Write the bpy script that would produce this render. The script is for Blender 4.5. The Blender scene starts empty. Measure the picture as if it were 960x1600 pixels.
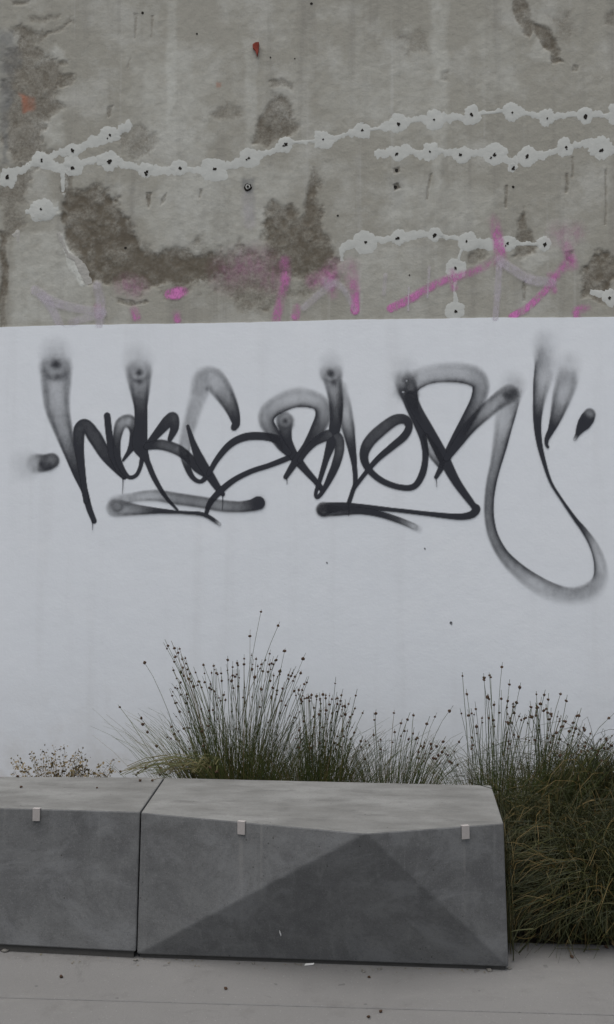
import bpy, bmesh, math
import numpy as np
from mathutils import Vector, Matrix, Euler
rng = np.random.default_rng(7)
R = math.radians
S = bpy.context.scene
COL = S.collection

# ------------------------------------------------------------------ camera
F_PX = 1330.0                       # focal length in pixels of a 960 x 1600 picture
CAM_H, PITCH, YAW = 1.34, 3.0, 3.1
YW = 4.10                           # the wall's front plane
cam_d = bpy.data.cameras.new('camera')
cam = bpy.data.objects.new('camera', cam_d); COL.objects.link(cam)
cam.location = (0, 0, CAM_H)
cam.rotation_euler = (R(90 + PITCH), 0, R(YAW))
cam_d.sensor_fit = 'VERTICAL'; cam_d.sensor_height = 36.0
cam_d.lens = F_PX / 1600 * 36.0
cam_d.clip_start = 0.05; cam_d.clip_end = 2000
S.camera = cam
S.render.resolution_x, S.render.resolution_y = 614, 1024

# ------------------------------------------------------------------ sky and sun (overcast, late)
SUN_EL, SUN_AZ = 72.0, 205.0        # azimuth clockwise from +Y: behind the camera, a little left
w = bpy.data.worlds.new('World'); S.world = w; w.use_nodes = True
nt = w.node_tree; nt.nodes.clear()
sky = nt.nodes.new('ShaderNodeTexSky'); sky.sky_type = 'NISHITA'; sky.sun_disc = False
sky.sun_elevation = R(SUN_EL); sky.sun_rotation = R(SUN_AZ)
sky.air_density = 1.0; sky.dust_density = 3.0; sky.ozone_density = 1.0
hs = nt.nodes.new('ShaderNodeHueSaturation'); hs.inputs['Saturation'].default_value = 0.55
bg = nt.nodes.new('ShaderNodeBackground'); bg.inputs['Strength'].default_value = 0.075
wo = nt.nodes.new('ShaderNodeOutputWorld')
nt.links.new(sky.outputs[0], hs.inputs['Color']); nt.links.new(hs.outputs[0], bg.inputs[0]); nt.links.new(bg.outputs[0], wo.inputs[0])
sd = bpy.data.lights.new('sun', 'SUN'); sd.energy = 1.5; sd.angle = R(55); sd.color = (1.0, 0.975, 0.945)
sun = bpy.data.objects.new('sun', sd); COL.objects.link(sun)
sv = Vector((math.sin(R(SUN_AZ)) * math.cos(R(SUN_EL)), math.cos(R(SUN_AZ)) * math.cos(R(SUN_EL)), math.sin(R(SUN_EL))))
sun.rotation_euler = (-sv).to_track_quat('-Z', 'Y').to_euler()
S.view_settings.view_transform = 'Standard'; S.view_settings.look = 'None'
S.view_settings.gamma = 1.0; S.view_settings.use_curve_mapping = False
S.view_settings.exposure = 0.64
S.render.engine = 'CYCLES'
S.cycles.transparent_max_bounces = 32

# ------------------------------------------------------------------ helpers
RM = np.array(Euler((R(90 + PITCH), 0, R(YAW))).to_matrix())
CAMP = np.array([0, 0, CAM_H])
def rays(u, v):
    u = np.asarray(u, float); v = np.asarray(v, float)
    d = np.stack([(u - 480) / F_PX, (800 - v) / F_PX, -np.ones_like(u)], -1)
    return d @ RM.T
def on_y(u, v, y):                  # picture position -> point on the upright plane y
    d = rays(u, v); t = y / d[..., 1]
    return CAMP + d * t[..., None]
def on_z(u, v, z):                  # picture position -> point on the level plane z
    d = rays(u, v); t = (z - CAM_H) / d[..., 2]
    return CAMP + d * t[..., None]
def to_px(P):
    q = (np.asarray(P) - CAMP) @ RM
    return 480 + F_PX * q[..., 0] / -q[..., 2], 800 - F_PX * q[..., 1] / -q[..., 2]
PXM = YW / F_PX                     # metres per picture pixel on the wall, about

def mesh_obj(name, verts, faces, mat=None, parent=None, smooth=False, attrs=None):
    me = bpy.data.meshes.new(name)
    if isinstance(faces, np.ndarray) and faces.ndim == 2:
        V = np.asarray(verts, np.float32); n = faces.shape[1]
        me.vertices.add(len(V)); me.vertices.foreach_set('co', V.ravel())
        me.loops.add(faces.size); me.loops.foreach_set('vertex_index', faces.astype(np.int32).ravel())
        me.polygons.add(len(faces)); me.polygons.foreach_set('loop_start', np.arange(0, faces.size, n, dtype=np.int32))
        me.update(calc_edges=True)
    else:
        me.from_pydata([tuple(map(float, v)) for v in verts], [], [tuple(map(int, f)) for f in faces]); me.update()
    if attrs:
        for k, a in attrs.items():
            at = me.attributes.new(k, 'FLOAT', 'POINT'); at.data.foreach_set('value', np.asarray(a, np.float32).ravel())
    if smooth:
        me.polygons.foreach_set('use_smooth', np.ones(len(me.polygons), bool))
    else: me.polygons.foreach_set('use_smooth', np.zeros(len(me.polygons), bool))
    o = bpy.data.objects.new(name, me); COL.objects.link(o)
    if mat: me.materials.append(mat)
    if parent: o.parent = parent
    return o
def tag(o, label=None, cat=None, group=None, kind=None):
    if label: o['label'] = label
    if cat: o['category'] = cat
    if group: o['group'] = group
    if kind: o['kind'] = kind
    return o
def empty(name, loc=(0, 0, 0)):
    o = bpy.data.objects.new(name, None); COL.objects.link(o); o.location = loc; o.empty_display_size = 0.1
    return o
def grid_faces(ny, nx):
    i = np.arange(ny * nx).reshape(ny, nx)
    return np.stack([i[:-1, :-1], i[:-1, 1:], i[1:, 1:], i[1:, :-1]], -1).reshape(-1, 4)
def box_data(x0, x1, y0, y1, z0, z1):
    v = [(x0,y0,z0),(x1,y0,z0),(x1,y1,z0),(x0,y1,z0),(x0,y0,z1),(x1,y0,z1),(x1,y1,z1),(x0,y1,z1)]
    f = [(3,2,1,0),(4,5,6,7),(0,1,5,4),(1,2,6,5),(2,3,7,6),(3,0,4,7)]
    return v, f
def bevel(o, wd, seg=2):
    m = o.modifiers.new('bevel', 'BEVEL'); m.width = wd; m.segments = seg; m.limit_method = 'ANGLE'; m.angle_limit = R(8)
    return o

def vnoise(x, y, seed):             # smooth value noise on arrays
    x = np.asarray(x, float); y = np.asarray(y, float)
    xi = np.floor(x).astype(np.int64); yi = np.floor(y).astype(np.int64)
    fx = x - xi; fy = y - yi
    fx = fx * fx * (3 - 2 * fx); fy = fy * fy * (3 - 2 * fy)
    def h(a, b):
        n = (a * 374761393 + b * 668265263 + seed * 974634777) & 0xffffffff
        n = ((n ^ (n >> 13)) * 1274126177) & 0xffffffff
        return ((n ^ (n >> 16)) & 0xffff) / 65535.0
    return (h(xi, yi) * (1 - fx) + h(xi + 1, yi) * fx) * (1 - fy) + (h(xi, yi + 1) * (1 - fx) + h(xi + 1, yi + 1) * fx) * fy
def fbm(x, y, seed, octv=4):
    s = 0; a = 0.5; t = 0
    for k in range(octv):
        s = s + a * vnoise(x * 2 ** k, y * 2 ** k, seed + k * 17); t += a; a *= 0.55
    return s / t
def sstep(a, b, x):
    t = np.clip((x - a) / (b - a), 0, 1); return t * t * (3 - 2 * t)

# ------------------------------------------------------------------ material helpers
class NB:
    def __init__(self, name):
        self.m = bpy.data.materials.new(name); self.m.use_nodes = True
        self.t = self.m.node_tree; self.t.nodes.clear()
        self.out = self.t.nodes.new('ShaderNodeOutputMaterial')
        self.b = self.t.nodes.new('ShaderNodeBsdfPrincipled')
        self.t.links.new(self.b.outputs[0], self.out.inputs[0])
        self.co = self.t.nodes.new('ShaderNodeTexCoord').outputs['Object']
    def ln(self, a, b):
        if hasattr(a, 'links'): self.t.links.new(a, b)
        else: b.default_value = a
    def mapped(self, scale=(1, 1, 1), loc=(0, 0, 0)):
        n = self.t.nodes.new('ShaderNodeMapping'); self.t.links.new(self.co, n.inputs[0])
        n.inputs['Scale'].default_value = scale; n.inputs['Location'].default_value = loc
        return n.outputs[0]
    def noise(self, scale, detail=4, rough=0.6, vec=None, dist=0.0):
        n = self.t.nodes.new('ShaderNodeTexNoise'); self.t.links.new(vec or self.co, n.inputs['Vector'])
        n.inputs['Scale'].default_value = scale; n.inputs['Detail'].default_value = detail
        n.inputs['Roughness'].default_value = rough; n.inputs['Distortion'].default_value = dist
        return n.outputs[0]
    def ramp(self, x, a, b, lo=0.0, hi=1.0):
        n = self.t.nodes.new('ShaderNodeMapRange'); n.interpolation_type = 'SMOOTHSTEP'
        self.ln(x, n.inputs[0])
        for k, v in zip((1, 2, 3, 4), (a, b, lo, hi)): n.inputs[k].default_value = v
        return n.outputs[0]
    def math(self, op, a, b=0.0, clamp=False):
        n = self.t.nodes.new('ShaderNodeMath'); n.operation = op; n.use_clamp = clamp
        self.ln(a, n.inputs[0]); self.ln(b, n.inputs[1]); return n.outputs[0]
    def mix(self, f, a, b, mode='MIX'):
        n = self.t.nodes.new('ShaderNodeMix'); n.data_type = 'RGBA'; n.blend_type = mode
        self.ln(f, n.inputs[0])
        for v, i in ((a, 6), (b, 7)):
            if isinstance(v, tuple): v = (*v[:3], 1)
            self.ln(v, n.inputs[i])
        return n.outputs[2]
    def attr(self, name):
        n = self.t.nodes.new('ShaderNodeAttribute'); n.attribute_name = name; return n.outputs['Fac']
    def bump(self, h, strength=0.3, dist=0.01):
        n = self.t.nodes.new('ShaderNodeBump'); self.ln(h, n.inputs['Height'])
        n.inputs['Strength'].default_value = strength; n.inputs['Distance'].default_value = dist
        self.t.links.new(n.outputs[0], self.b.inputs['Normal'])
    def fin(self, color, rough=0.85, alpha=None, spec=0.3, metal=0.0):
        if isinstance(color, tuple): color = (*color[:3], 1)
        self.ln(color, self.b.inputs['Base Color']); self.ln(rough, self.b.inputs['Roughness'])
        self.b.inputs['Specular IOR Level'].default_value = spec; self.b.inputs['Metallic'].default_value = metal
        if alpha is not None: self.ln(alpha, self.b.inputs['Alpha'])
        return self.m

def m_wall():
    n = NB('bare_concrete_wall')
    c = n.mix(n.noise(1.3, 5, .6), (0.286, 0.274, 0.232), (0.377, 0.366, 0.319))
    c = n.mix(n.math('MULTIPLY', n.ramp(n.noise(5, 6, .65), .45, .70), .6), c, (0.472, 0.471, 0.433))
    st = n.noise(1.0, 5, .6, n.mapped((9, 1, .55)))
    c = n.mix(n.math('MULTIPLY', n.ramp(st, .5, .70), .45), c, (0.226, 0.217, 0.192))
    st2 = n.noise(1.0, 4, .6, n.mapped((16, 1, .35), (3.1, 0, 1.7)))
    c = n.mix(n.math('MULTIPLY', n.ramp(st2, .58, .75), .35), c, (0.502, 0.501, 0.477))
    c = n.mix(n.math('MULTIPLY', n.ramp(n.noise(38, 5, .75), .55, .75), .30), c, (0.210, 0.205, 0.181))
    c = n.mix(n.math('MULTIPLY', n.attr('pale'), n.ramp(n.noise(16, 5, .7), .25, .6, .5, 1)), c, (0.603, 0.613, 0.568))
    sc = n.mix(n.noise(14, 6, .7), (0.070, 0.057, 0.041), (0.177, 0.154, 0.117))
    sa = n.attr('stain'); gr = n.noise(70, 6, .8)
    edge = n.math('MULTIPLY', n.math('MULTIPLY', sa, n.math('SUBTRACT', 1.0, sa)), 7.5)
    sa = n.math('ADD', sa, n.math('MULTIPLY', edge, n.math('SUBTRACT', gr, .5)), True)
    c = n.mix(sa, c, sc)
    c = n.mix(n.attr('grey'), c, (0.171, 0.176, 0.173))
    c = n.mix(n.attr('rust'), c, (0.362, 0.133, 0.076))
    sp = n.ramp(n.noise(150, 2, .5), .68, .76)
    c = n.mix(n.math('MULTIPLY', sp, .5), c, (0.131, 0.123, 0.110))
    h = n.math('ADD', n.noise(22, 6, .7), n.math('MULTIPLY', n.attr('stain'), -.9))
    n.bump(h, .55, .008)
    return n.fin(c, .92, spec=.2)
def m_white():
    n = NB('white_wall_paint')
    c = n.mix(n.noise(1.6, 5, .6), (.705, .735, .765), (.765, .79, .815))
    st = n.noise(1.0, 4, .6, n.mapped((7, 1, .5)))
    c = n.mix(n.math('MULTIPLY', n.ramp(st, .48, .72), .30), c, (.62, .635, .65))
    c = n.mix(n.math('MULTIPLY', n.ramp(n.noise(3.5, 6, .7, n.mapped((1, 1, 1), (7, 1, 3))), .5, .7), .25), c, (.80, .815, .83))
    c = n.mix(n.math('MULTIPLY', n.ramp(n.noise(60, 3, .6), .70, .78), .25), c, (.45, .45, .45))
    # browner and darker low down on the wall, in patches
    sep = n.t.nodes.new('ShaderNodeSeparateXYZ'); n.t.links.new(n.co, sep.inputs[0])
    low = n.math('MULTIPLY', n.ramp(sep.outputs[2], .0, .9, 1, 0), n.ramp(n.noise(7, 5, .7), .35, .75, .1, .6))
    c = n.mix(low, c, (.50, .48, .44))
    n.bump(n.math('ADD', n.noise(9, 5, .6), n.math('MULTIPLY', n.noise(90, 3, .6), .25)), .22, .008)
    return n.fin(c, .62, spec=.35)
def m_paint(name, col, speck=.5, worn=0.0):
    n = NB(name)
    a = n.attr('ink')
    fine = n.noise(420, 2, .6); mott = n.noise(45, 4, .7)
    k = n.math('MULTIPLY', n.math('MULTIPLY', a, n.math('SUBTRACT', 1.0, a)), 4 * speck)
    d = n.math('ADD', n.math('MULTIPLY', n.math('SUBTRACT', fine, .5), 1.6), n.math('MULTIPLY', n.math('SUBTRACT', mott, .5), .7))
    al = n.math('ADD', a, n.math('MULTIPLY', k, d), True)
    if worn: al = n.math('MULTIPLY', al, n.ramp(n.noise(26, 6, .75, n.mapped((1.6, 1, .8))), .38, .60, 1 - worn, 1))
    return n.fin(col, .55, al, .35)
def m_filler():
    n = NB('filler_plaster')
    c = n.mix(n.noise(20, 5, .65), (.44, .450, .420), (.57, .578, .545))
    c = n.mix(n.math('MULTIPLY', n.ramp(n.noise(70, 4, .7), .6, .75), .5), c, (.33, .325, .30))
    n.bump(n.noise(60, 5, .7), .35, .003)
    return n.fin(c, .9, spec=.2)
def m_hole():
    n = NB('dark_drill_hole'); return n.fin(n.mix(n.noise(90, 2), (.012, .011, .01), (.04, .035, .03)), .95, spec=.1)  # near-black colour standing in for shade inside holes; anchor parts share it
def m_bench(streaks=()):
    n = NB('cast_concrete_bench')
    geo = n.t.nodes.new('ShaderNodeNewGeometry')
    c = n.mix(n.ramp(n.noise(4.2, 7, .74, None, .4), .34, .66), (0.101, 0.102, 0.103), (0.151, 0.153, 0.151))
    c = n.mix(n.math('MULTIPLY', n.ramp(n.noise(7, 6, .7, None, .8), .48, .66), .42), c, (0.175, 0.177, 0.176))
    c = n.mix(n.math('MULTIPLY', n.ramp(n.noise(5, 6, .65, n.mapped((1, 1, 2.2), (2, 5, 1))), .54, .72), .42), c, (0.082, 0.082, 0.081))
    st = n.noise(1.0, 5, .6, n.mapped((30, 30, 1.1)))
    c = n.mix(n.math('MULTIPLY', n.ramp(st, .56, .74), .30), c, (0.233, 0.235, 0.230))
    c = n.mix(n.math('MULTIPLY', n.ramp(n.noise(95, 5, .7), .52, .72), .45), c, (0.082, 0.080, 0.076))
    sx = n.t.nodes.new('ShaderNodeSeparateXYZ'); n.t.links.new(n.co, sx.inputs[0])
    for xq, wq, z0 in streaks:           # lime runs below the steel stops
        d_ = n.math('ABSOLUTE', n.math('SUBTRACT', sx.outputs[0], xq))
        k_ = n.math('MULTIPLY', n.ramp(d_, wq * .3, wq, .30, 0), n.ramp(sx.outputs[2], z0, z0 + .2))
        c = n.mix(n.math('MULTIPLY', k_, n.ramp(n.noise(1, 4, .6, n.mapped((60, 60, 9))), .3, .65)), c, (0.256, 0.250, 0.237))
    c = n.mix(n.math('MULTIPLY', n.ramp(n.noise(2.6, 7, .72, n.mapped((1, 1, 1.6), (9, 4, 2)), .7), .48, .64), .5), c, (.200, .204, .206))
    c = n.mix(n.math('MULTIPLY', n.ramp(n.noise(210, 3, .7), .54, .70), .38), c, (0.242, 0.240, 0.236))
    c = n.mix(n.math('MULTIPLY', n.ramp(n.noise(160, 3, .7, n.mapped((1, 1, 1), (3, 1, 7))), .56, .70), .45), c, (0.074, 0.071, 0.068))
    # level faces painted paler, standing in for overhead light; plus dirt blotches
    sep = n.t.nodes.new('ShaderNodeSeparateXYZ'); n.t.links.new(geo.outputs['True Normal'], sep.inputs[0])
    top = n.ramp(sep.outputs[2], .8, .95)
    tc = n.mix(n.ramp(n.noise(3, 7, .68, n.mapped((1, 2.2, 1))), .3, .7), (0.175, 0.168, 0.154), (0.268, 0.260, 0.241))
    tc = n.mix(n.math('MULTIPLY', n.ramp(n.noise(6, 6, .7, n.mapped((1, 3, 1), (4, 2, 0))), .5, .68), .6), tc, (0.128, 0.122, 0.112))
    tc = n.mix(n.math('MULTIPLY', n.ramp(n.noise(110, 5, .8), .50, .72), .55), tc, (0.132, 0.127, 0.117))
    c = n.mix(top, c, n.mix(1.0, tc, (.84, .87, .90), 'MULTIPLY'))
    vo = n.t.nodes.new('ShaderNodeTexVoronoi'); n.t.links.new(n.co, vo.inputs['Vector']); vo.inputs['Scale'].default_value = 34
    pin = n.math('MULTIPLY', n.ramp(vo.outputs['Distance'], .06, .11, 1, 0), n.ramp(n.noise(9, 3, .6), .52, .60))
    c = n.mix(n.math('MULTIPLY', pin, .75), c, (0.037, 0.035, 0.032))
    sp = n.ramp(n.noise(48, 3, .6), .73, .765)
    c = n.mix(n.math('MULTIPLY', sp, .3), c, (0.279, 0.277, 0.265))
    n.bump(n.noise(80, 6, .75), .35, .004)
    return n.fin(c, .85, spec=.25)
def m_plain(name, a, b, scale=30, rough=.9, bumpv=.4, spec=.2, metal=0):
    n = NB(name); c = n.mix(n.noise(scale, 5, .7), a, b)
    if bumpv: n.bump(n.noise(scale * 1.7, 5, .7), bumpv, .006)
    return n.fin(c, rough, spec=spec, metal=metal)
def m_slab():
    n = NB('pavement_concrete')
    c = n.mix(n.noise(2.0, 6, .6), (0.150, 0.147, 0.142), (0.210, 0.207, 0.200))
    c = n.mix(n.math('MULTIPLY', n.ramp(n.noise(6, 6, .7), .52, .72), .45), c, (0.121, 0.116, 0.112))
    c = n.mix(n.math('MULTIPLY', n.ramp(n.noise(120, 4, .7), .55, .75), .45), c, (0.111, 0.109, 0.108))
    c = n.mix(n.math('MULTIPLY', n.ramp(n.noise(140, 2, .5, n.mapped((1, 1, 1), (5, 2, 1))), .66, .74), .5), c, (0.326, 0.327, 0.315))
    c = n.mix(n.math('MULTIPLY', n.ramp(n.noise(17, 2, .5), .70, .73), .55), c, (0.086, 0.085, 0.081))
    c = n.mix(n.math('MULTIPLY', n.ramp(n.noise(1.3, 7, .7, n.mapped((1, 1.8, 1), (3, 3, 0)), .5), .50, .66), .4), c, (0.226, 0.224, 0.213))
    c = n.mix(n.math('MULTIPLY', n.ramp(n.noise(3.3, 6, .7, n.mapped((1, 1, 1), (8, 1, 0)), 1.2), .60, .68), .35), c, (0.107, 0.106, 0.101))
    n.bump(n.noise(110, 5, .75), .5, .004)
    return n.fin(c, .9, spec=.22)
def m_stem(name, a, b, dry):
    n = NB(name)
    c = n.mix(n.attr('tone'), a, b); c = n.mix(n.attr('dry'), c, dry)
    return n.fin(c, .6, spec=.3)

M = dict(wall=m_wall(), white=m_white(), filler=m_filler(), hole=m_hole(), bench=m_bench(), slab=m_slab(),
    black=m_paint('black_spray_paint', (.022, .024, .032), .30),
    pink=m_paint('pink_spray_paint', (.66, .20, .50), .5, .70), lilac=m_paint('pale_lilac_paint', (.62, .57, .63), .4, .4),
    chip=m_plain('red_oxide_chip', (.16, .03, .02), (.28, .06, .04), 60),
    flake=m_plain('pale_old_render', (.33, .32, .29), (.45, .44, .41), 40, .92, .6),
    steel=m_plain('brushed_steel', (.34, .315, .30), (.44, .41, .39), 60, .5, .15, .5, .25),
    plinth=m_plain('shade_dark_plinth', (.05, .048, .044), (.09, .086, .08)),
    joint=m_plain('joint_sand', (.05, .047, .042), (.10, .095, .085), 120),
    soil=m_plain('bed_soil', (.035, .027, .02), (.085, .066, .048), 45, .95, .9),
    ground=m_plain('far_paving', (.15, .145, .135), (.22, .21, .2), 3),
    rush=m_stem('rush_stem', (.030, .044, .011), (.085, .105, .030), (.15, .105, .045)),
    head=m_plain('rush_seed_head', (.045, .027, .018), (.10, .062, .04), 160, .9, .8),
    grass=m_stem('tussock_blade', (.012, .016, .004), (.057, .058, .013), (.13, .088, .028)),
    leaf=m_stem('dry_shrub_leaf', (.060, .052, .022), (.15, .125, .055), (.21, .15, .075)),
    scrap=m_plain('white_scrap', (.6, .6, .58), (.75, .75, .73), 40),
    pebble=m_plain('pebble_stone', (.10, .095, .085), (.22, .21, .19), 80))

# ------------------------------------------------------------------ ground, pavement, bed
def structure(o): o['kind'] = 'structure'; return o
structure(mesh_obj('ground', [(-600,-600,-.09),(600,-600,-.09),(600,600,-.09),(-600,600,-.09)], [(0,1,2,3)], M['ground']))
yj = float(on_z(480, 1572, 0)[1])            # the saw-cut joint
y_bed = float(on_z(880, 1474, 0)[1])         # edge of the planting bed
v, f = box_data(-9, 9, yj - 6.1, y_bed - .01, -.08, -.008)
pave = structure(mesh_obj('pavement', v, f, M['joint']))
xs = [-8.95, -5.3, -1.75, 1.85, 5.4, 8.95]; g = .0022
rows = [(yj - 6.05, yj - 4.4), (yj - 4.4, yj - 2.9), (yj - 2.9, yj - 1.45), (yj - 1.45, yj), (yj, y_bed)]
slabs = {}
for (a, b) in rows:
    for x0, x1 in zip(xs[:-1], xs[1:]):
        v, f = box_data(x0 + g, x1 - g, a + g, b - g, -.05, 0)
        s = mesh_obj('paving_slab', v, f, M['slab'], pave); bevel(s, .0025, 1)
# planting bed: lumpy soil
nx, ny = 240, 30
X, Y = np.meshgrid(np.linspace(-9, 9, nx), np.linspace(y_bed, YW - .001, ny))
Z = -.035 + .06 * fbm(X * 5, Y * 5, 3) * sstep(0, .12, Y - y_bed) + .02 * sstep(0, .4, Y - y_bed)
structure(mesh_obj('planting_bed', np.stack([X, Y, Z], -1).reshape(-1, 3), grid_faces(ny, nx), M['soil'], smooth=True))

# ------------------------------------------------------------------ the wall
def poly_sd(px, py, P):              # signed distance to a polygon, negative inside
    P = np.asarray(P, float); d = np.full(px.shape, 1e9); ins = np.zeros(px.shape, bool)
    for a, b in zip(P, np.roll(P, -1, 0)):
        e = b - a; wx, wy = px - a[0], py - a[1]
        t = np.clip((wx * e[0] + wy * e[1]) / (e @ e + 1e-9), 0, 1)
        d = np.minimum(d, np.hypot(wx - e[0] * t, wy - e[1] * t))
        c = (a[1] > py) != (b[1] > py)
        ins ^= c & (px < (b[0] - a[0]) * (py - a[1]) / (b[1] - a[1] + 1e-9) + a[0])
    return np.where(ins, -d, d)
# (outline in picture pixels, strength, edge softness px, warp px)
STAIN = [
 ([(98,300),(150,292),(178,300),(200,345),(222,392),(250,402),(300,398),(350,404),(352,425),(300,438),(250,440),(200,442),(142,444),(130,410),(112,380),(96,345)], .95, 10, 16),
 ([(100,262),(118,262),(112,310),(98,300)], .6, 6, 8),
 ([(200,395),(330,385),(430,400),(520,395),(525,440),(400,470),(260,450),(150,440)], .55, 30, 40),
 ([(418,420),(412,380),(416,335),(432,308),(446,318),(470,345),(486,300),(490,268),(497,300),(502,345),(516,370),(524,405),(500,422),(450,430)], .75, 10, 16),
 ([(398,222),(406,190),(426,172),(432,150),(456,152),(462,180),(462,206),(440,214),(420,225)], .62, 8, 14),
 ([(420,128),(440,124),(458,134),(458,142),(438,134),(424,138)], .5, 5, 8),
 ([(325,180),(352,162),(378,168),(382,182),(350,188)], .38, 10, 12),
 ([(183,215),(215,200),(242,212),(240,240),(205,246),(190,236)], .35, 10, 12),
 ([(22,45),(70,40),(118,38),(75,52),(60,72),(78,92),(116,108),(114,132),(90,140),(98,170),(70,200),(80,238),(40,262),(12,262),(14,160),(8,90)], .58, 12, 26),
 ([(40,30),(95,22),(90,30),(45,38)], .45, 6, 8),
 ([(20,0),(45,0),(42,8),(22,8)], .5, 5, 6),
 ([(0,262),(45,268),(30,330),(40,360),(0,372)], .5, 14, 20),
 ([(0,360),(10,362),(12,440),(8,512),(0,512)], .75, 5, 5),
 ([(802,0),(824,0),(832,30),(850,44),(872,62),(880,96),(866,96),(862,78),(844,64),(836,48),(824,60),(814,44),(802,26)], .72, 5, 10),
 ([(860,25),(895,20),(890,70),(875,70)], .32, 14, 12),
 ([(945,18),(960,16),(960,42),(948,40)], .4, 6, 8),
 ([(812,345),(818,328),(826,345),(832,372),(838,384),(834,396),(812,404),(800,400),(806,382)], .72, 7, 10),
 ([(905,428),(930,398),(965,396),(965,470),(940,470),(925,456),(906,456)], .78, 8, 16),
 ([(734,396),(752,380),(760,400),(745,414),(732,412)], .5, 6, 8),
 ([(480,300),(488,270),(494,285),(496,330),(486,352)], .5, 5, 6),
 ([(470,395),(530,402),(528,425),(470,424)], .5, 6, 14),
 ([(614,288),(622,284),(626,293),(617,297)], .7, 2, 3), ([(615,262),(625,260),(626,269),(616,270)], .7, 2, 3),
 ([(798,258),(806,258),(806,266),(798,266)], .6, 2, 3), ([(672,272),(676,270),(670,312),(666,312)], .5, 2, 3),
 ([(790,290),(794,290),(793,325),(788,325)], .5, 2, 3), ([(893,245),(897,245),(896,278),(893,278)], .5, 2, 2),
 ([(945,265),(948,265),(948,352),(945,352)], .4, 1.5, 2), ([(884,270),(889,270),(888,300),(883,300)], .45, 2, 3),
 ([(227,302),(238,303),(234,325),(231,325)], .6, 2, 4), ([(252,312),(262,300),(259,315),(250,322)], .35, 2, 3),
 ([(311,296),(315,296),(314,310),(311,310)], .4, 2, 3), ([(168,168),(178,164),(175,182),(169,184)], .5, 2, 4),
 ([(204,90),(206,90),(202,106),(199,106)], .4, 2, 3), ([(210,22),(216,22),(213,60),(211,60)], .35, 2, 3),
 ([(236,24),(240,24),(238,60),(236,60)], .35, 2, 3), ([(620,60),(660,50),(672,85),(640,90)], .3, 14, 16),
 ([(182,466),(200,468),(210,472),(228,468),(232,472),(205,477),(184,472)], .5, 2, 5),
 ([(690,115),(704,112),(702,126),(688,126)], .3, 5, 6), ([(816,440),(822,436),(822,470),(818,470)], .5, 3, 4),
 ([(880,395),(896,390),(894,414),(884,408)], .5, 3, 6), ([(896,100),(905,102),(904,112),(894,112)], .4, 3, 4),
]
GREY = [([(0,40),(24,45),(30,90),(16,180),(10,262),(0,262)], .55, 10, 14), ([(380,278),(398,278),(399,304),(380,304)], .55, 6, 6),
 ([(378,304),(400,304),(402,345),(384,350)], .20, 5, 5), ([(605,268),(632,276),(630,330),(610,320)], .16, 10, 8)]
PALE = [([(676,0),(700,0),(698,240),(684,300),(676,240)], .30, 8, 8), ([(260,0),(276,0),(276,160),(262,200)], .28, 6, 6), ([(380,60),(402,60),(400,230),(388,250)], .25, 6, 6), ([(560,420),(566,420),(566,495),(560,495)], .3, 3, 3), ([(600,300),(700,280),(790,300),(760,360),(600,360)], .25, 24, 24), ([(740,30),(800,60),(820,150),(740,160)], .22, 24, 24),
 ([(90,364),(100,366),(106,392),(122,405),(134,424),(140,446),(128,446),(112,424),(100,398)], .8, 3, 7),
 ([(20,366),(90,362),(112,420),(140,448),(150,500),(20,510)], .35, 12, 10),
 ([(45,110),(80,70),(100,80),(104,96),(78,92)], .4, 8, 12), ([(60,185),(96,175),(100,230),(78,236)], .35, 10, 12),
 ([(200,90),(330,95),(330,250),(215,250)], .30, 40, 40), ([(400,255),(480,262),(400,390),(250,390),(215,340),(250,280)], .28, 20, 20),
 ([(305,418),(345,405),(350,430),(318,442)], .55, 6, 12), ([(465,405),(498,404),(500,414),(470,424),(462,416)], .6, 4, 6),
 ([(520,90),(690,80),(690,190),(520,200)], .22, 40, 40), ([(560,395),(720,390),(700,495),(545,495)], .2, 30, 20),
 ([(814,392),(842,384),(858,400),(830,430),(812,420)], .35, 8, 10), ([(820,85),(845,62),(866,85),(862,100)], .35, 8, 10),
 ([(95,285),(104,262),(106,300),(99,306)], .8, 2, 4), ([(45,320),(88,314),(92,330),(70,345),(48,338)], .75, 5, 10)]
RUST = [([(34,148),(54,152),(56,172),(40,174)], .55, 6, 8), ([(338,128),(346,130),(346,136),(338,136)], .4, 3, 3)]
def field(px, py, blobs, seed):
    s = np.zeros(px.shape)
    for k, (P, st, soft, warp) in enumerate(blobs):
        P = np.asarray(P, float); m = soft * 2 + warp * 1.5
        sel = (px > P[:, 0].min() - m) & (px < P[:, 0].max() + m) & (py > P[:, 1].min() - m) & (py < P[:, 1].max() + m)
        if not sel.any(): continue
        x, y = px[sel], py[sel]
        wx = (fbm(x / 22, y / 22, seed + k, 5) - .5) * 2 * warp; wy = (fbm(x / 22, y / 22, seed + 50 + k, 5) - .5) * 2 * warp
        d = poly_sd(x + wx, y + wy, P)
        soft = soft * .6; a = min(1, st * 1.25) * (1 - sstep(-soft, soft, d)) * np.clip(.62 + .75 * (fbm(x / 12, y / 12, seed + 90 + k, 4) - .35) * 1.3, .25, 1.1)
        s[sel] = 1 - (1 - s[sel]) * (1 - np.clip(a, 0, .97))
    return s
z_edge = float(on_y(480, 503, YW)[2])
def paint_top(x):                      # wavy upper edge of the white paint, following the picture
    pxs = np.array([-400, 0, 40, 130, 245, 350, 480, 600, 760, 880, 960, 1400]); pys = np.array([519, 512, 510.5, 507.5, 506, 505, 502, 499.5, 497, 496, 495.5, 488])
    P = on_y(pxs, pys, np.full(len(pxs), YW))
    return np.interp(x, P[:, 0], P[:, 2]) + .006 * (fbm(x * 3, x * 0, 5) - .5) + .004 * (fbm(x * 14, x * 0, 6) - .5)
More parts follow.
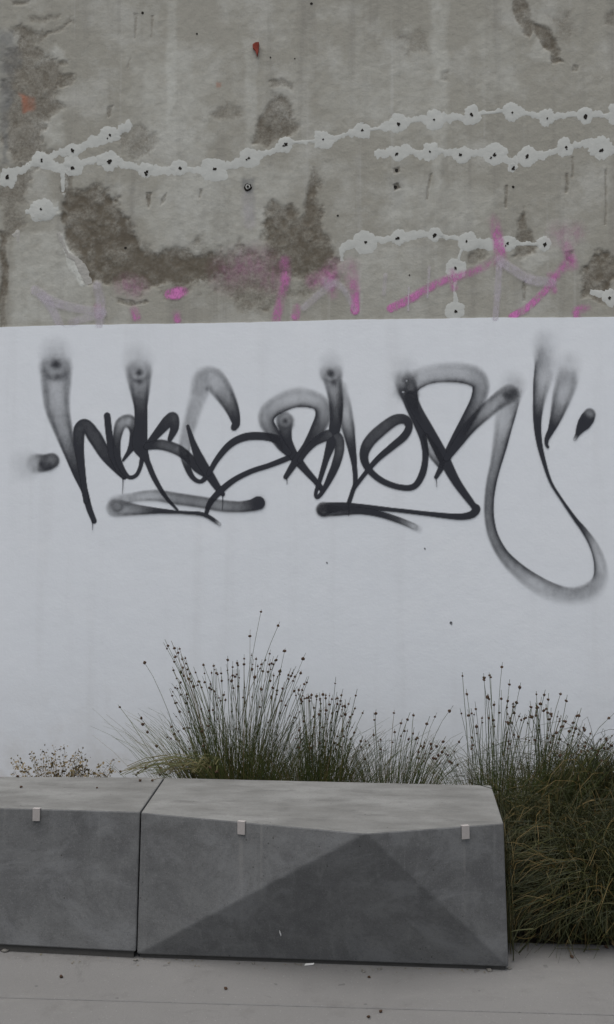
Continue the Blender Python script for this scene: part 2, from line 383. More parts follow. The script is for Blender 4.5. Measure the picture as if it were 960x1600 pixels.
xa, xb = float(on_y(-30, 300, YW)[0]), float(on_y(990, 300, YW)[0])
za = float(on_y(480, 530, YW)[2]); zb = float(on_y(480, -40, YW)[2])
GX = np.concatenate([np.linspace(-9, xa, 12)[:-1], np.arange(xa, xb, .0058), np.linspace(xb, 9, 12)])
GZ = np.concatenate([np.linspace(-.3, za, 8)[:-1], np.arange(za, zb, .0058), np.linspace(zb, 6.5, 10)])
X, Z = np.meshgrid(GX, GZ)
P = np.stack([X, np.full_like(X, YW), Z], -1)
U, V = to_px(P)
stain = field(U, V, STAIN, 100); pale = field(U, V, PALE, 300); grey = field(U, V, GREY, 500); rust = field(U, V, RUST, 700)
relief = .005 * (fbm(X * 2.5, Z * 2.5, 21) - .5) + .0022 * (fbm(X * 30, Z * 30, 22) - .5) - .0035 * stain + .003 * pale
P[..., 1] -= relief * sstep(.03, .16, Z - z_edge) * (Z < 6.3)
WY = P[..., 1].copy()
def wall_y(x, z):                      # the wall's own surface, so that things lie on it
    i = np.clip(np.searchsorted(GX, x) - 1, 0, len(GX) - 2); j = np.clip(np.searchsorted(GZ, z) - 1, 0, len(GZ) - 2)
    a = np.clip((x - GX[i]) / (GX[i + 1] - GX[i]), 0, 1); b = np.clip((z - GZ[j]) / (GZ[j + 1] - GZ[j]), 0, 1)
    return (WY[j, i] * (1 - a) + WY[j, i + 1] * a) * (1 - b) + (WY[j + 1, i] * (1 - a) + WY[j + 1, i + 1] * a) * b
def on_wall(u, v, lift):               # point on the wall's surface, lifted off it
    Q = on_y(np.asarray(u, float), np.asarray(v, float), YW); Q[..., 1] = wall_y(Q[..., 0], Q[..., 2]) - lift
    return Q
n1 = P.reshape(-1, 3); nyx = X.shape
fr = grid_faces(*nyx)
o = len(n1); bv_, bf_ = box_data(-9, 9, YW + .012, YW + .3, -.3, 6.5)
wall = mesh_obj('concrete_wall', n1, fr, M['wall'], smooth=True, attrs=dict(stain=stain, pale=pale, grey=grey, rust=rust))
tag(wall, 'stained bare concrete wall, its lower part painted white with a black sprayed tag', 'wall')
mesh_obj('wall_core', bv_, bf_, M['wall'], wall)
# white paint coat: 6 mm proud, with an uneven upper lip
PT = .0045
GX2 = np.concatenate([np.linspace(-9, xa, 40)[:-1], np.linspace(xa, xb, 420), np.linspace(xb, 9, 40)[1:]])
top = paint_top(GX2); nz = 60
tt = np.linspace(0, 1, nz)[:, None]
Xg = np.repeat(GX2[None], nz, 0); Zg = -.25 + (top[None] + .25) * tt
Yg = YW - PT - .0018 * (fbm(Xg * 3, Zg * 3, 31) - .5)
lip = np.stack([GX2, np.full_like(GX2, YW + .004), top + .001], -1)
Vv = np.concatenate([np.stack([Xg, Yg, Zg], -1).reshape(-1, 3), lip])
white = mesh_obj('white_paint_coat', Vv, grid_faces(nz + 1, len(GX2)), M['white'], wall)
white['label'] = 'white painted lower band of the wall'

# ------------------------------------------------------------------ spray strokes on the wall
def catmull(C, step):
    C = np.asarray(C, float); Pp = np.vstack([2 * C[0] - C[1], C, 2 * C[-1] - C[-2]]); out = []
    for i in range(1, len(Pp) - 2):
        a, b, c, d = Pp[i - 1], Pp[i], Pp[i + 1], Pp[i + 2]
        n = max(2, int(np.hypot(*(c - b)[:2]) / step)); t = np.linspace(0, 1, n, endpoint=False)[:, None]
        q = .5 * (2 * b + (c - a) * t + (2 * a - 5 * b + 4 * c - d) * t ** 2 + (3 * b - a - 3 * c + d) * t ** 3)
        lin = b + (c - b) * t; q[:, 2:] = lin[:, 2:]
        out.append(q)
    out.append(C[-1:]); return np.vstack(out)
VIEW = dict(A=(0, 500, 3.), B=(300, 500, 3.), C=(480, 500, 3.), D=(700, 500, 3.477), E=(0, 250, 2.), F=(480, 250, 2.))
def conv(vw, C):
    ox, oy, s = VIEW[vw]; return [(ox + c[0] / s, oy + c[1] / s, c[2] / s, c[3]) for c in C]
def stroke(name, segs, dots, mat, yoff, bias=0, parent=None, label=None, gstep=1.25, fuzz=1.0, seed=1, perceptual=1.42, clip_paint=False, rim=1.0):
    pts = [catmull(s, 1.0) for s in segs if s]
    ext = [(q[:, 0] - q[:, 2] * 2 - 6, q[:, 0] + q[:, 2] * 2 + 6, q[:, 1] - q[:, 2] * 2 - 6, q[:, 1] + q[:, 2] * 2 + 6) for q in pts]
    lox = [e[0].min() for e in ext] + [d[0] - 3 * d[2] for d in dots]; hix = [e[1].max() for e in ext] + [d[0] + 3 * d[2] for d in dots]
    loy = [e[2].min() for e in ext] + [d[1] - 3 * d[2] for d in dots]; hiy = [e[3].max() for e in ext] + [d[1] + 3 * d[2] for d in dots]
    x0, y0 = min(lox), min(loy)
    gx = np.arange(x0, max(hix) + gstep, gstep); gy = np.arange(y0, max(hiy) + gstep, gstep)
    GXs, GYs = np.meshgrid(gx, gy); total = np.zeros(GXs.shape)
    for q in pts:
        tb = np.full(GXs.shape, 9.); dn = np.zeros(GXs.shape); sg = np.zeros(GXs.shape); wb = np.ones(GXs.shape)
        tan = np.gradient(q[:, :2], axis=0); tan /= np.linalg.norm(tan, axis=1, keepdims=True) + 1e-9
        for (x, y, wd, de), (tx, ty) in zip(q, tan):
            rr = wd * 1.9 + 3
            i0, i1 = max(0, int((x - rr - x0) / gstep)), int((x + rr - x0) / gstep) + 2
            j0, j1 = max(0, int((y - rr - y0) / gstep)), int((y + rr - y0) / gstep) + 2
            dx = GXs[j0:j1, i0:i1] - x; dy = GYs[j0:j1, i0:i1] - y
            t = np.hypot(dx, dy) / max(wd, .5); b = tb[j0:j1, i0:i1]; mk = t < b
            if not mk.any(): continue
            b[mk] = t[mk]; dn[j0:j1, i0:i1][mk] = de; wb[j0:j1, i0:i1][mk] = wd
            sg[j0:j1, i0:i1][mk] = ((tx * dy - ty * dx) / max(wd, .5))[mk]
        soft = np.clip((1.03 - dn) * .62, .02, .55) * fuzz
        side = np.clip(sg, -1, 1)
        if bias: soft = soft * np.clip(1 - .85 * bias * side, .12, 1.85)
        soft = np.maximum(soft, .95 * (1 - sstep(.06, .38, dn)))
        soft = np.maximum(soft, .8 / np.maximum(wb, .6))
        e = 1 - sstep(1 - soft, 1 + soft * .75, tb)
        hollow = np.clip(1.15 * (1 - dn), 0, .72) * sstep(.18, .45, dn) * rim
        r = 1 - hollow + hollow * 1.75 * np.clip(tb, 0, 1.05) ** 3
        r = r * (1 + bias * side * .7 * (1 - dn))
        mot = 1 + (1 - dn) * .9 * (fbm(GXs / 7, GYs / 13, seed, 3) - .5)
        a = np.clip(dn * e * r * mot, 0, 1)
        total = 1 - (1 - total) * (1 - a)
    for d in dots:
        x, y, r, de = d[:4]; ring = d[4] if len(d) > 4 else 0
        dd = np.hypot(GXs - x, GYs - y) + (fbm(GXs / 5, GYs / 5, seed + 9, 3) - .5) * r * (.22 if ring else .6)
        if ring: a = .62 * de * np.exp(-((dd - r) / (r * ring)) ** 2) * np.clip(.55 + .6 * (GYs - y) / r, .1, 1)
        else: a = .85 * de * np.exp(-(dd / (1.05 * r)) ** 1.9)
        total = 1 - (1 - total) * (1 - a)
    al = 1 - (1 - np.clip(total, 0, 1)) ** perceptual
    al = np.clip(al, 0, .985)
    F = grid_faces(*GXs.shape); keep = al.ravel()[F].max(1) > .012; F = F[keep]
    if not len(F): return None
    if clip_paint:                       # older paint runs down behind the white coat
        Pw = on_y(GXs.ravel(), GYs.ravel(), YW); ok = Pw[:, 2] > paint_top(Pw[:, 0]) - .02
        F = F[ok[F].all(1)]
    used, inv = np.unique(F, return_inverse=True); F = inv.reshape(F.shape)
    W = on_wall(GXs.ravel()[used], GYs.ravel()[used], yoff) if clip_paint else on_y(GXs.ravel()[used], GYs.ravel()[used], YW - yoff)
    o = mesh_obj(name, W, F[:, ::-1].copy(), mat, parent, attrs=dict(ink=al.ravel()[used]))
    if label: o['label'] = label
    return o

A, B, C_, D = 'A', 'B', 'C', 'D'
def cv(*parts):                         # join control points given in several zoom frames
    out = []
    for vw, pts in parts: out += conv(vw, pts)
    return out
def dt(vw, *ds):
    ox, oy, s = VIEW[vw]; return [(ox + d[0] / s, oy + d[1] / s, d[2] / s) + tuple(d[3:]) for d in ds]
BLACK = [
 ('flared first stroke of the tag', [cv((A, [(262,150,62,.10),(262,210,66,.26),(263,280,64,.42),(268,400,54,.46),(298,520,40,.55),(330,620,30,.72),(365,720,22,.92),(397,800,15,1),(418,880,14,1),(442,942,12,1)]))], dt(A, (262,208,22,.8), (262,215,58,.45,.28), (272,262,14,.4)), 0),
 ('arched second stroke of the tag', [cv((A, [(404,850,12,1),(390,740,14,1),(377,650,19,.96),(370,570,25,.88),(374,512,28,.84),(402,492,27,.84),(445,548,33,.80),(495,630,28,.86),(545,692,20,.96),(582,736,11,1)]))], [], 0),
 ('short upright stroke', [cv((A, [(503,448,15,1),(512,530,16,1),(530,630,19,1),(556,690,18,1),(584,736,11,1)]))], [], 0),
 ('small looped letter', [cv((A, [(578,657,6,1),(606,616,11,1),(630,568,24,1),(634,510,28,.85),(604,474,30,.52),(566,490,26,.55),(549,560,18,.82),(552,640,15,.98),(574,700,13,1),(605,736,9,1),(638,728,9,1),(658,690,9,1),(668,640,11,1),(678,590,15,1)]))], [], 0),
 ('tall flared stem with thin tail', [cv((A, [(648,180,60,.08),(650,230,56,.26),(655,310,46,.55),(660,400,31,.82),(662,480,29,.95),(656,560,36,1),(660,600,34,1),(690,660,13,1),(725,742,12,1),(775,825,9,1),(832,890,5,1)]))], dt(A, (652,245,16,.75), (655,290,16,.5), (652,235,50,.35,.25)), 0),
 ('upper arm curling over', [cv((A, [(690,590,13,1),(735,535,19,.98),(785,478,27,.88),(812,458,26,.78),(818,505,20,.9),(797,558,11,1)]))], [], 0),
 ('lower leg sweeping right', [cv((A, [(690,592,16,1),(755,584,24,.75),(830,606,25,.75),(885,645,22,.88)]), (B, [(25,690,22,1),(60,715,20,1)]))], [], 0),
 ('faint hooked stroke', [cv((B, [(198,503,15,1),(207,478,19,.95),(186,410,32,.74),(145,335,44,.52),(98,280,52,.36),(58,285,52,.24),(25,370,36,.20),(-5,470,32,.22),(-28,560,28,.26),(-34,625,22,.5),(-20,690,15,.95),(5,738,11,1),(40,757,9,1),(72,732,13,1)]))], dt(B, (72,322,10,.35)), 0),
 ('dark diagonal wedge', [cv((B, [(-19,498,8,1),(4,570,13,1),(38,655,23,1),(88,735,21,1),(128,795,15,1),(146,816,10,1)]))], [], 0),
 ('long arch of the middle letter', [cv((B, [(78,722,11,1),(120,650,13,1),(180,582,16,1),(250,548,18,1),(330,544,18,.97),(400,560,19,.97),(442,598,24,1),(490,652,22,1),(535,705,16,1),(580,755,13,1),(612,795,13,1)]))], [], 0),
 ('lower arm of the middle letter', [cv((B, [(65,915,8,1),(85,857,13,1),(135,800,15,1),(200,748,13,1),(280,708,12,1),(360,682,12,1),(430,655,13,1),(468,640,12,1)]))], [], 0),
 ('stroke with ringed dot', [cv((B, [(436,470,36,.42),(438,515,30,.75),(446,565,24,.95),(470,620,22,1),(492,652,20,1)]))], dt(B, (437,472,17,.75), (437,470,36,.5,.3)), 0),
 ('broad grey loop over the middle letter', [cv((B, [(440,735,11,1),(490,658,18,1),(540,592,22,.98),(590,510,33,.78),(617,438,38,.62),(590,385,36,.5),(500,366,42,.40),(420,392,40,.46),(362,432,38,.52),(352,478,33,.58),(384,532,28,.72),(420,588,22,.85),(452,622,16,1)]))], [], -1),
 ('narrow loop with flared upright', [cv((B, [(505,660,11,1),(535,615,13,.98),(580,570,17,.92),(640,540,26,.80),(684,552,24,.78),(692,605,22,.78),(677,670,20,.88),(652,730,17,.97),(617,798,10,1),(590,830,9,1),(581,812,8,1),(600,750,10,1),(630,650,14,1),(658,560,25,1),(675,470,28,.86),(676,380,33,.66),(664,300,38,.48),(655,240,46,.22),(652,200,48,.06)]))], dt(B, (652,248,16,.8), (668,292,16,.55), (652,245,44,.35,.25)), 0),
 ('tapering stem falling to a thin point', [cv((B, [(702,310,22,.15),(715,400,30,.34),(732,500,30,.62),(750,600,19,.9),(762,680,12,1),(766,760,10,1),(752,808,10,1),(735,860,10,1)]))], [], 0),
 ('round looped letter', [cv((C_, [(222,785,9,1),(270,722,10,1),(330,652,13,1),(400,592,16,1),(455,545,18,1),(478,500,17,.98),(460,466,21,.92),(410,470,25,.82),(332,528,28,.78),(284,582,26,.82),(267,640,20,.95),(290,700,15,1),(350,752,14,1),(430,782,13,1),(500,780,14,1),(540,722,16,1),(555,640,14,1),(546,560,16,1),(520,480,22,1),(496,420,26,.95),(480,350,40,.72),(466,300,46,.5),(460,262,52,.22),(458,225,55,.05)]))], dt(C_, (470,285,24,.6), (450,335,26,.6), (500,345,22,.3,.4)), 0),
 ('broad grey bar and falling stroke', [cv((C_, [(488,318,30,.42),(530,276,40,.36),(600,254,40,.36),(700,250,42,.40),(780,266,44,.50),(812,305,38,.56),(800,372,33,.62),(760,452,30,.78),(710,540,26,.96),(660,630,20,1),(630,690,14,1),(605,736,9,1)]))], [], 1),
 ('heavy diagonal with long underline', [cv((C_, [(486,360,28,.65),(520,432,26,.88),(580,532,24,1),(640,645,27,1),(700,758,20,1),(775,862,14,1),(793,886,20,1),(768,913,17,1),(700,921,14,1),(560,907,10,1),(400,889,9,1),(200,872,15,1),(110,880,25,.92),(76,886,32,.66)]))], dt(C_, (74,886,9,.5), (76,886,28,.45,.3)), 0),
 ('soft grey diagonal', [cv((C_, [(556,545,14,.4),(588,612,28,.52),(625,668,22,.75)]))], [], 0),
 ('lower underline fading out', [cv((C_, [(80,892,28,.6),(150,896,20,.82),(250,894,16,.92),(340,909,14,.96),(420,934,14,.84),(480,958,14,.56),(525,980,15,.14)]))], [], 0),
 ('right arm rising to a dot', [cv((C_, [(655,648,15,1),(710,572,22,.98),(765,500,28,.78),(832,432,34,.55),(900,375,36,.50),(950,345,40,.36)]))], dt(D, (318,402,22,.55), (352,395,22,.55), (338,420,16,.4)), 0),
 ('long hooked tail of the tag', [cv((D, [(340,350,64,.10),(336,410,60,.26),(326,480,52,.36),(305,580,44,.46),(285,680,37,.56),(262,780,29,.62),(240,870,27,.66),(226,970,25,.68),(226,1070,25,.68),(247,1170,26,.66),(298,1268,29,.64),(373,1348,35,.54),(464,1417,41,.42),(572,1474,44,.31),(680,1497,43,.25),(782,1466,45,.25),(826,1400,37,.33),(822,1310,29,.42),(790,1220,22,.52),(741,1142,15,.80),(692,1080,10,1),(622,980,7,1),(560,880,7.5,1),(520,760,11,1),(495,650,16,1),(487,540,22,.92),(495,430,32,.64),(512,320,46,.42),(530,220,56,.26),(538,120,60,.08)]))], [], -1),
 ('short flared stroke with hooked foot', [cv((D, [(544,690,7,1),(536,672,9,1),(540,640,13,1),(562,596,18,.98),(587,530,31,.74),(617,430,47,.48),(645,330,56,.32),(660,235,56,.08)]))], [], 0),
 ('thick comma mark', [cv((D, [(770,512,32,.62),(758,535,38,.92),(742,560,36,1),(722,588,24,1),(706,618,12,1),(690,648,9,.4)]))], [], 0),
 ('sprayed full stop', [cv((A, [(244,658,34,.66),(212,668,38,.74),(165,672,42,.38),(120,680,60,.08)]))], dt(A, (225,662,34,.55,.3), (195,676,18,.6), (232,678,12,.5)), 0),
 ('upper underline of the first word', [cv((A, [(548,862,38,.22),(620,832,20,.30),(730,822,25,.48),(820,836,27,.60)]), (B, [(20,850,26,.62),(70,858,26,.60),(140,870,27,.60),(220,875,25,.66),(280,868,27,.84),(312,857,31,.95)]))], dt(B, (312,857,22,.7)), 0),
 ('lower underline of the first word', [cv((A, [(540,880,38,.36),(590,884,32,.52),(660,890,22,.68),(745,894,12,.96),(830,900,7,1),(900,904,8,1)]), (B, [(30,906,9,1),(66,915,9,1),(100,935,9,1),(130,958,8,.4)]))], dt(A, (550,872,22,.45,.35)), 0),
]
DRIP = [(A, (577,738,574,812)), (A, (433,940,434,984)), (B, (144,812,143,890)), (B, (444,738,446,770)), (C_, (604,736,608,782)), (C_, (195,858,195,918)), (D, (540,900,540,900))]
k = 0
for lab, segs, dots, bias in BLACK:
    k += 1
    stroke('graffiti_stroke', segs, dots, M['black'], PT + .0014 + .00012 * k, bias, white, 'black spray paint, ' + lab, seed=40 + k)
for vw, (x0, y0, x1, y1) in DRIP[:-1]:
    k += 1
    ox, oy, s = VIEW[vw]
    seg = [(ox + x0 / s, oy + y0 / s, .8, 1), (ox + (x0 + x1) / 2 / s + .4, oy + (y0 + y1) / 2 / s, .6, .95), (ox + x1 / s, oy + y1 / s, .5, .7)]
    stroke('paint_drip', [seg], [], M['black'], PT + .0014 + .00012 * k, 0, white, gstep=.5)
for (x, y, r) in [(511, 879, 1.1), (664, 857, 1.1), (705, 973, 2.0)]:
    stroke('dirt_spot', [[(x, y, r, .8), (x + .8, y + r * 1.3, r * .6, .6)]], [], M['black'], PT + .0013, 0, white, gstep=.6)

E_, F_ = 'E', 'F'
PINK = [
 [cv((F_, [(262,464,13,.85),(320,435,13,.66),(420,380,12,.58),(520,350,11,.4),(590,312,11,.25)]))],
 [cv((F_, [(583,185,13,.15),(594,235,15,.6),(602,285,17,.7),(602,320,18,.2)]))],
 [cv((F_, [(640,490,11,.85),(690,460,11,.72),(740,412,11,.66),(780,362,11,.5),(822,310,14,.25)]))],
 [cv((F_, [(150,470,14,.85),(150,430,13,.62),(142,380,18,.3),(136,335,22,.15)]))],
 [cv((F_, [(842,492,12,.6),(846,472,14,.6),(876,462,9,.2)]))],
 [cv((F_, [(460,400,10,.5),(452,350,10,.3)]))],
 [cv((F_, [(790,232,30,.14),(840,228,26,.14)]))], [cv((F_, [(830,330,14,.3),(812,270,16,.3)]))],
 [cv((F_, [(70,380,24,.36),(82,330,20,.15)]))], [cv((F_, [(770,410,10,.4),(760,360,10,.3)]))],
 [cv((E_, [(528,420,14,.75),(552,416,20,.85),(574,412,14,.7)]))], [cv((E_, [(428,492,12,.6),(420,470,12,.35)]))],
 [cv((E_, [(395,392,28,.16),(430,400,28,.16)]))], [cv((E_, [(555,500,11,.6),(552,482,11,.3)]))],
 [cv((E_, [(310,482,13,.5),(310,462,13,.3)]))], [cv((E_, [(890,318,16,.3),(892,370,14,.5),(880,430,12,.3),(864,496,13,.66)]))],
 [cv((E_, [(924,488,13,.66),(928,460,10,.4)]))], [cv((E_, [(720,350,50,.12),(800,330,50,.14),(850,370,40,.12)]))],
 [cv((E_, [(980,380,20,.3),(1030,360,20,.3),(1042,420,14,.2)]))],
]
for i, segs in enumerate(PINK):
    stroke('pink_paint_stroke', segs, [], M['pink'], .0016 + .00012 * i, 0, wall, 'worn pink spray paint stroke' if i < 4 else None, fuzz=2.4, seed=200 + i, perceptual=1.3, clip_paint=True, rim=0.0)
LILAC = [
 [cv((E_, [(112,408,14,.4),(160,440,14,.45),(230,462,13,.4),(322,476,12,.35)]))], [cv((E_, [(135,425,14,.3),(165,468,13,.4),(190,520,12,.35)]))],
 [cv((E_, [(304,392,14,.3),(316,450,14,.35),(312,515,13,.3)]))], [cv((E_, [(225,508,12,.3),(322,480,12,.35)]))],
 [cv((F_, [(600,312,13,.4),(640,342,13,.42),(700,375,15,.45),(765,384,14,.3)]))], [cv((F_, [(600,330,10,.4),(595,410,10,.42),(588,495,9,.4)]))],
 [cv((F_, [(-10,462,10,.3),(60,402,12,.3),(95,380,10,.15)]))], [cv((F_, [(382,335,4,.3),(376,430,3,.4)]))], [cv((F_, [(318,400,3,.3),(316,470,3,.5)]))],
 [cv((E_, [(775,120,20,.14),(782,200,18,.16)]))], [cv((F_, [(60,380,14,.2),(110,400,10,.3),(150,470,8,.2)]))], [cv((F_, [(245,360,6,.25),(240,420,6,.2)]))],
]
for i, segs in enumerate(LILAC):
    stroke('pale_paint_stroke', segs, [], M['lilac'], .0042 + .00012 * i, 0, wall, fuzz=1.2, seed=300 + i, perceptual=1.6, clip_paint=True, rim=.3)

# ------------------------------------------------------------------ filled drill holes on the bare concrete
def filler_patch(u, v, r, hole=2.2, seed=0, multi=1):
    rg = np.random.default_rng(seed); n = 56; th = np.linspace(0, 2 * np.pi, n, endpoint=False)
    f1 = fbm(np.cos(th) * 1.3 + 7 + seed * 3.7, np.sin(th) * 1.3 + 3, seed, 3) - .5; f2 = fbm(np.cos(th) * 6 + 7, np.sin(th) * 6 + 3 + seed, seed + 9, 3) - .5
    f3 = fbm(np.cos(th) * 14 + seed, np.sin(th) * 14 + 3, seed + 19, 2) - .5
    rr = r * (1.04 + rg.uniform(.35, 1.0) * f1 + rg.uniform(.05, .4) * f2 + .14 * f3); ax = rg.uniform(.85, 1.25)
    rings = [(1.0, .00015), (.93, .0006), (.55, .0008), (.25, .0008)]; Vs = []
    for k, (q, up) in enumerate(rings):
        Vs.append(on_wall(u + rr * q * np.cos(th) * ax, v + rr * q * np.sin(th), up + (rg.random(n) - .5) * .0004))
    Vs.append(on_wall(np.array([float(u)]), np.array([float(v)]), .0010)); Vs = np.vstack(Vs); Fs = []
    for k in range(len(rings) - 1):
        for i in range(n):
            j = (i + 1) % n; Fs.append((k * n + i, (k + 1) * n + i, (k + 1) * n + j, k * n + j))
    kk = len(rings) - 1
    for i in range(n): Fs.append((kk * n + i, len(Vs) - 1, kk * n + (i + 1) % n))
    o = mesh_obj('filler_patch', Vs, Fs, M['filler'], wall, smooth=True)
    for m in range(multi):
        hu, hv = (u + rg.uniform(-2, 2), v + rg.uniform(-1, 3)) if m == 0 else (u + rg.uniform(-5, 5), v + rg.uniform(2, 6))
        nn = 11; t2 = np.linspace(0, 2 * np.pi, nn, endpoint=False); hr = hole * (1 + .9 * (rg.random(nn) - .5)) * (1 if m == 0 else .7)
        Pq = on_wall(hu + hr * np.cos(t2), hv + 1.15 * hr * np.sin(t2), .0019); Pi = on_wall(hu + .6 * hr * np.cos(t2), hv + .6 * hr * np.sin(t2), .0017)
        cc = on_wall(np.array([float(hu)]), np.array([float(hv)]), .0016)
        Fh = [(i, nn + i, nn + (i + 1) % nn, (i + 1) % nn) for i in range(nn)] + [(nn + i, 2 * nn, nn + (i + 1) % nn) for i in range(nn)]
        mesh_obj('drill_hole_shade', np.vstack([Pq, Pi, cc]), Fh, M['hole'], o)  # dark disc on the filler, painted in place of the hole's shade
    if rg.random() < .65:                # a second dab of the knife
        a_ = rg.uniform(0, 6.28); smear([(u + r * .3 * math.cos(a_), v + r * .3 * math.sin(a_)), (u + r * .8 * math.cos(a_), v + r * .7 * math.sin(a_)), (u + r * rg.uniform(1.0, 1.5) * math.cos(a_), v + r * rg.uniform(.9, 1.2) * math.sin(a_))], rg.uniform(3, 6), seed + 70)
    return o
def smear(pts, hw, seed, name='filler_smear', mat='filler', up=1.0):
    q = catmull([(a, b, hw, 1) for a, b in pts], 1.2); tan = np.gradient(q[:, :2], axis=0); tan /= np.linalg.norm(tan, axis=1, keepdims=True) + 1e-9
    nrm = np.stack([-tan[:, 1], tan[:, 0]], -1); Ls = []
    along = np.arange(len(q)) * 1.2
    off = 5 * (fbm(along / 34, along * 0, seed + 3, 2) - .5)
    for k, s in enumerate((-1, -.85, .0, .85, 1)):
        sd = 5 if s > 0 else 0
        wv = hw * s * np.clip(.45 + 2.1 * (fbm(along / 26, along * 0 + sd, seed, 2) - .25) + 1.3 * (fbm(along / 5, along * 0 + sd, seed + 1, 3) - .5), .35, 2.2) + off
        p = q[:, :2] + nrm * wv[:, None]; Ls.append(on_wall(p[:, 0], p[:, 1], [.0001, .0004 * up, .0006 * up, .0004 * up, .0001][k]))
    n = len(q); Vs = np.stack(Ls, 1).reshape(-1, 3)
    return mesh_obj(name, Vs, grid_faces(n, 5)[:, ::-1].copy(), M[mat], wall, smooth=True)
CH = [[(14,278),(66,250),(114,235),(171,211)], [(66,250),(114,260),(171,250),(228,266),(280,262),(335,265),(390,247),(446,226),(506,218),(566,204),(622,193),(680,186),(739,179),(799,174),(854,183),(915,181),(966,178)],
      [(622,240),(673,236),(721,243),(772,241),(826,245),(883,231),(942,232)], [(571,378),(624,371),(680,367),(731,378),(795,381),(850,381)], [(713,420),(711,485)], [(953,464)], [(66,328)]]
sd_ = 0
for ch in CH:
    for (u, v) in ch:
        sd_ += 1
        filler_patch(u, v, rng.uniform(10.5, 18), rng.uniform(1.4, 3.0), sd_, multi=2 if rng.random() < .3 else 1)
filler_patch(801, 261, 7, 3, 90)
for pts, hw in [([(0,284),(14,278),(40,262),(66,250),(114,235),(171,211),(206,193)], 6.0), ([(66,250),(90,262),(114,260),(171,250),(200,260),(228,266),(280,262),(335,265),(390,247),(446,226),(506,218),(566,204),(622,193)], 5.4),
                ([(622,193),(680,186),(739,179),(799,174),(854,183),(915,181),(968,177)], 5.8), ([(585,240),(622,240),(673,236),(721,243),(772,241),(800,250),(826,245),(860,236),(883,231),(920,228),(965,236)], 6.8),
                ([(535,408),(537,388),(548,381),(571,379),(624,371),(680,367),(731,378),(762,383),(850,381)], 5.2), ([(731,380),(720,396),(713,420)], 3.6), ([(713,420),(709,450),(711,485)], 3.4), ([(923,453),(938,457),(953,464)], 4.5),
                ([(108,245),(100,268),(99,300)], 3.2), ([(40,332),(66,328),(92,326)], 4.5), ([(66,250),(70,262),(114,258)], 3.0)]:
    sd_ += 1; smear(pts, hw, 400 + sd_)
# flaking edges of old render round the damp patches
for i, (pts, hw) in enumerate([([(90,364),(98,376),(104,392),(114,402),(124,412),(132,426),(138,444)], 4.6), ([(20,368),(28,362),(30,378)], 3.2)]):
    smear(pts, hw, 900 + i, 'render_flake', 'flake', 1.3)
# old anchor bolt in a ring, small holes as dark discs standing in for their shade
def disc_on_wall(name, u, v, r, yo, mat, parent, n=14, dome=.003, seed=0, jag=.15):
    rg = np.random.default_rng(seed); th = np.linspace(0, 2 * np.pi, n, endpoint=False); hr = r * (1 + jag * (rg.random(n) - .5) * 2)
    a = on_wall(u + hr * np.cos(th), v + hr * np.sin(th), -.002); b = on_wall(u + .8 * hr * np.cos(th), v + .8 * hr * np.sin(th), yo)
    c = on_wall(np.array([float(u)]), np.array([float(v)]), yo); c[:, 1] -= dome
    Fs = [(i, n + i, n + (i + 1) % n, (i + 1) % n) for i in range(n)] + [(n + i, 2 * n, n + (i + 1) % n) for i in range(n)]
    return mesh_obj(name, np.vstack([a, b, c]), Fs, mat, parent)
an = disc_on_wall('anchor_sleeve', 388, 293, 6.5, .006, M['hole'], wall, dome=.001)
disc_on_wall('anchor_ring', 388, 293, 4.4, .010, M['filler'], an, dome=.0005)
disc_on_wall('anchor_bolt', 388, 293, 2.3, .014, M['hole'], an, dome=.001)
for i, (u, v, r) in enumerate([(487, 6, 2.4), (223, 20, 2.4), (308, 53, 1.8), (620, 266, 3.2), (618, 292, 3.0), (802, 292, 2.5), (196, 387, 2.2), (528, 337, 1.8), (423, 90, 1.4), (229, 273, 2.4), (640, 430, 1.4), (461, 92, 1.3)]):
    disc_on_wall('open_hole_shade', u, v, r, .0018, M['hole'], wall, n=9, dome=-.0008, seed=i)
# red flake stuck to the wall
P2 = [(395,69),(399,66),(405,67),(404,78),(402,87),(399,78),(395,74)]
a = on_y(np.array([p[0] for p in P2], float), np.array([p[1] for p in P2], float), YW - .016); b = a.copy(); b[:, 1] += .014
a[2, 1] -= .008; a[4, 1] -= .004
n = len(P2); mesh_obj('red_flake', np.vstack([a, b]), [tuple(range(n))[::-1]] + [(i, (i + 1) % n, n + (i + 1) % n, n + i) for i in range(n)], M['chip'], wall)['label'] = 'small dark red flake on the concrete'

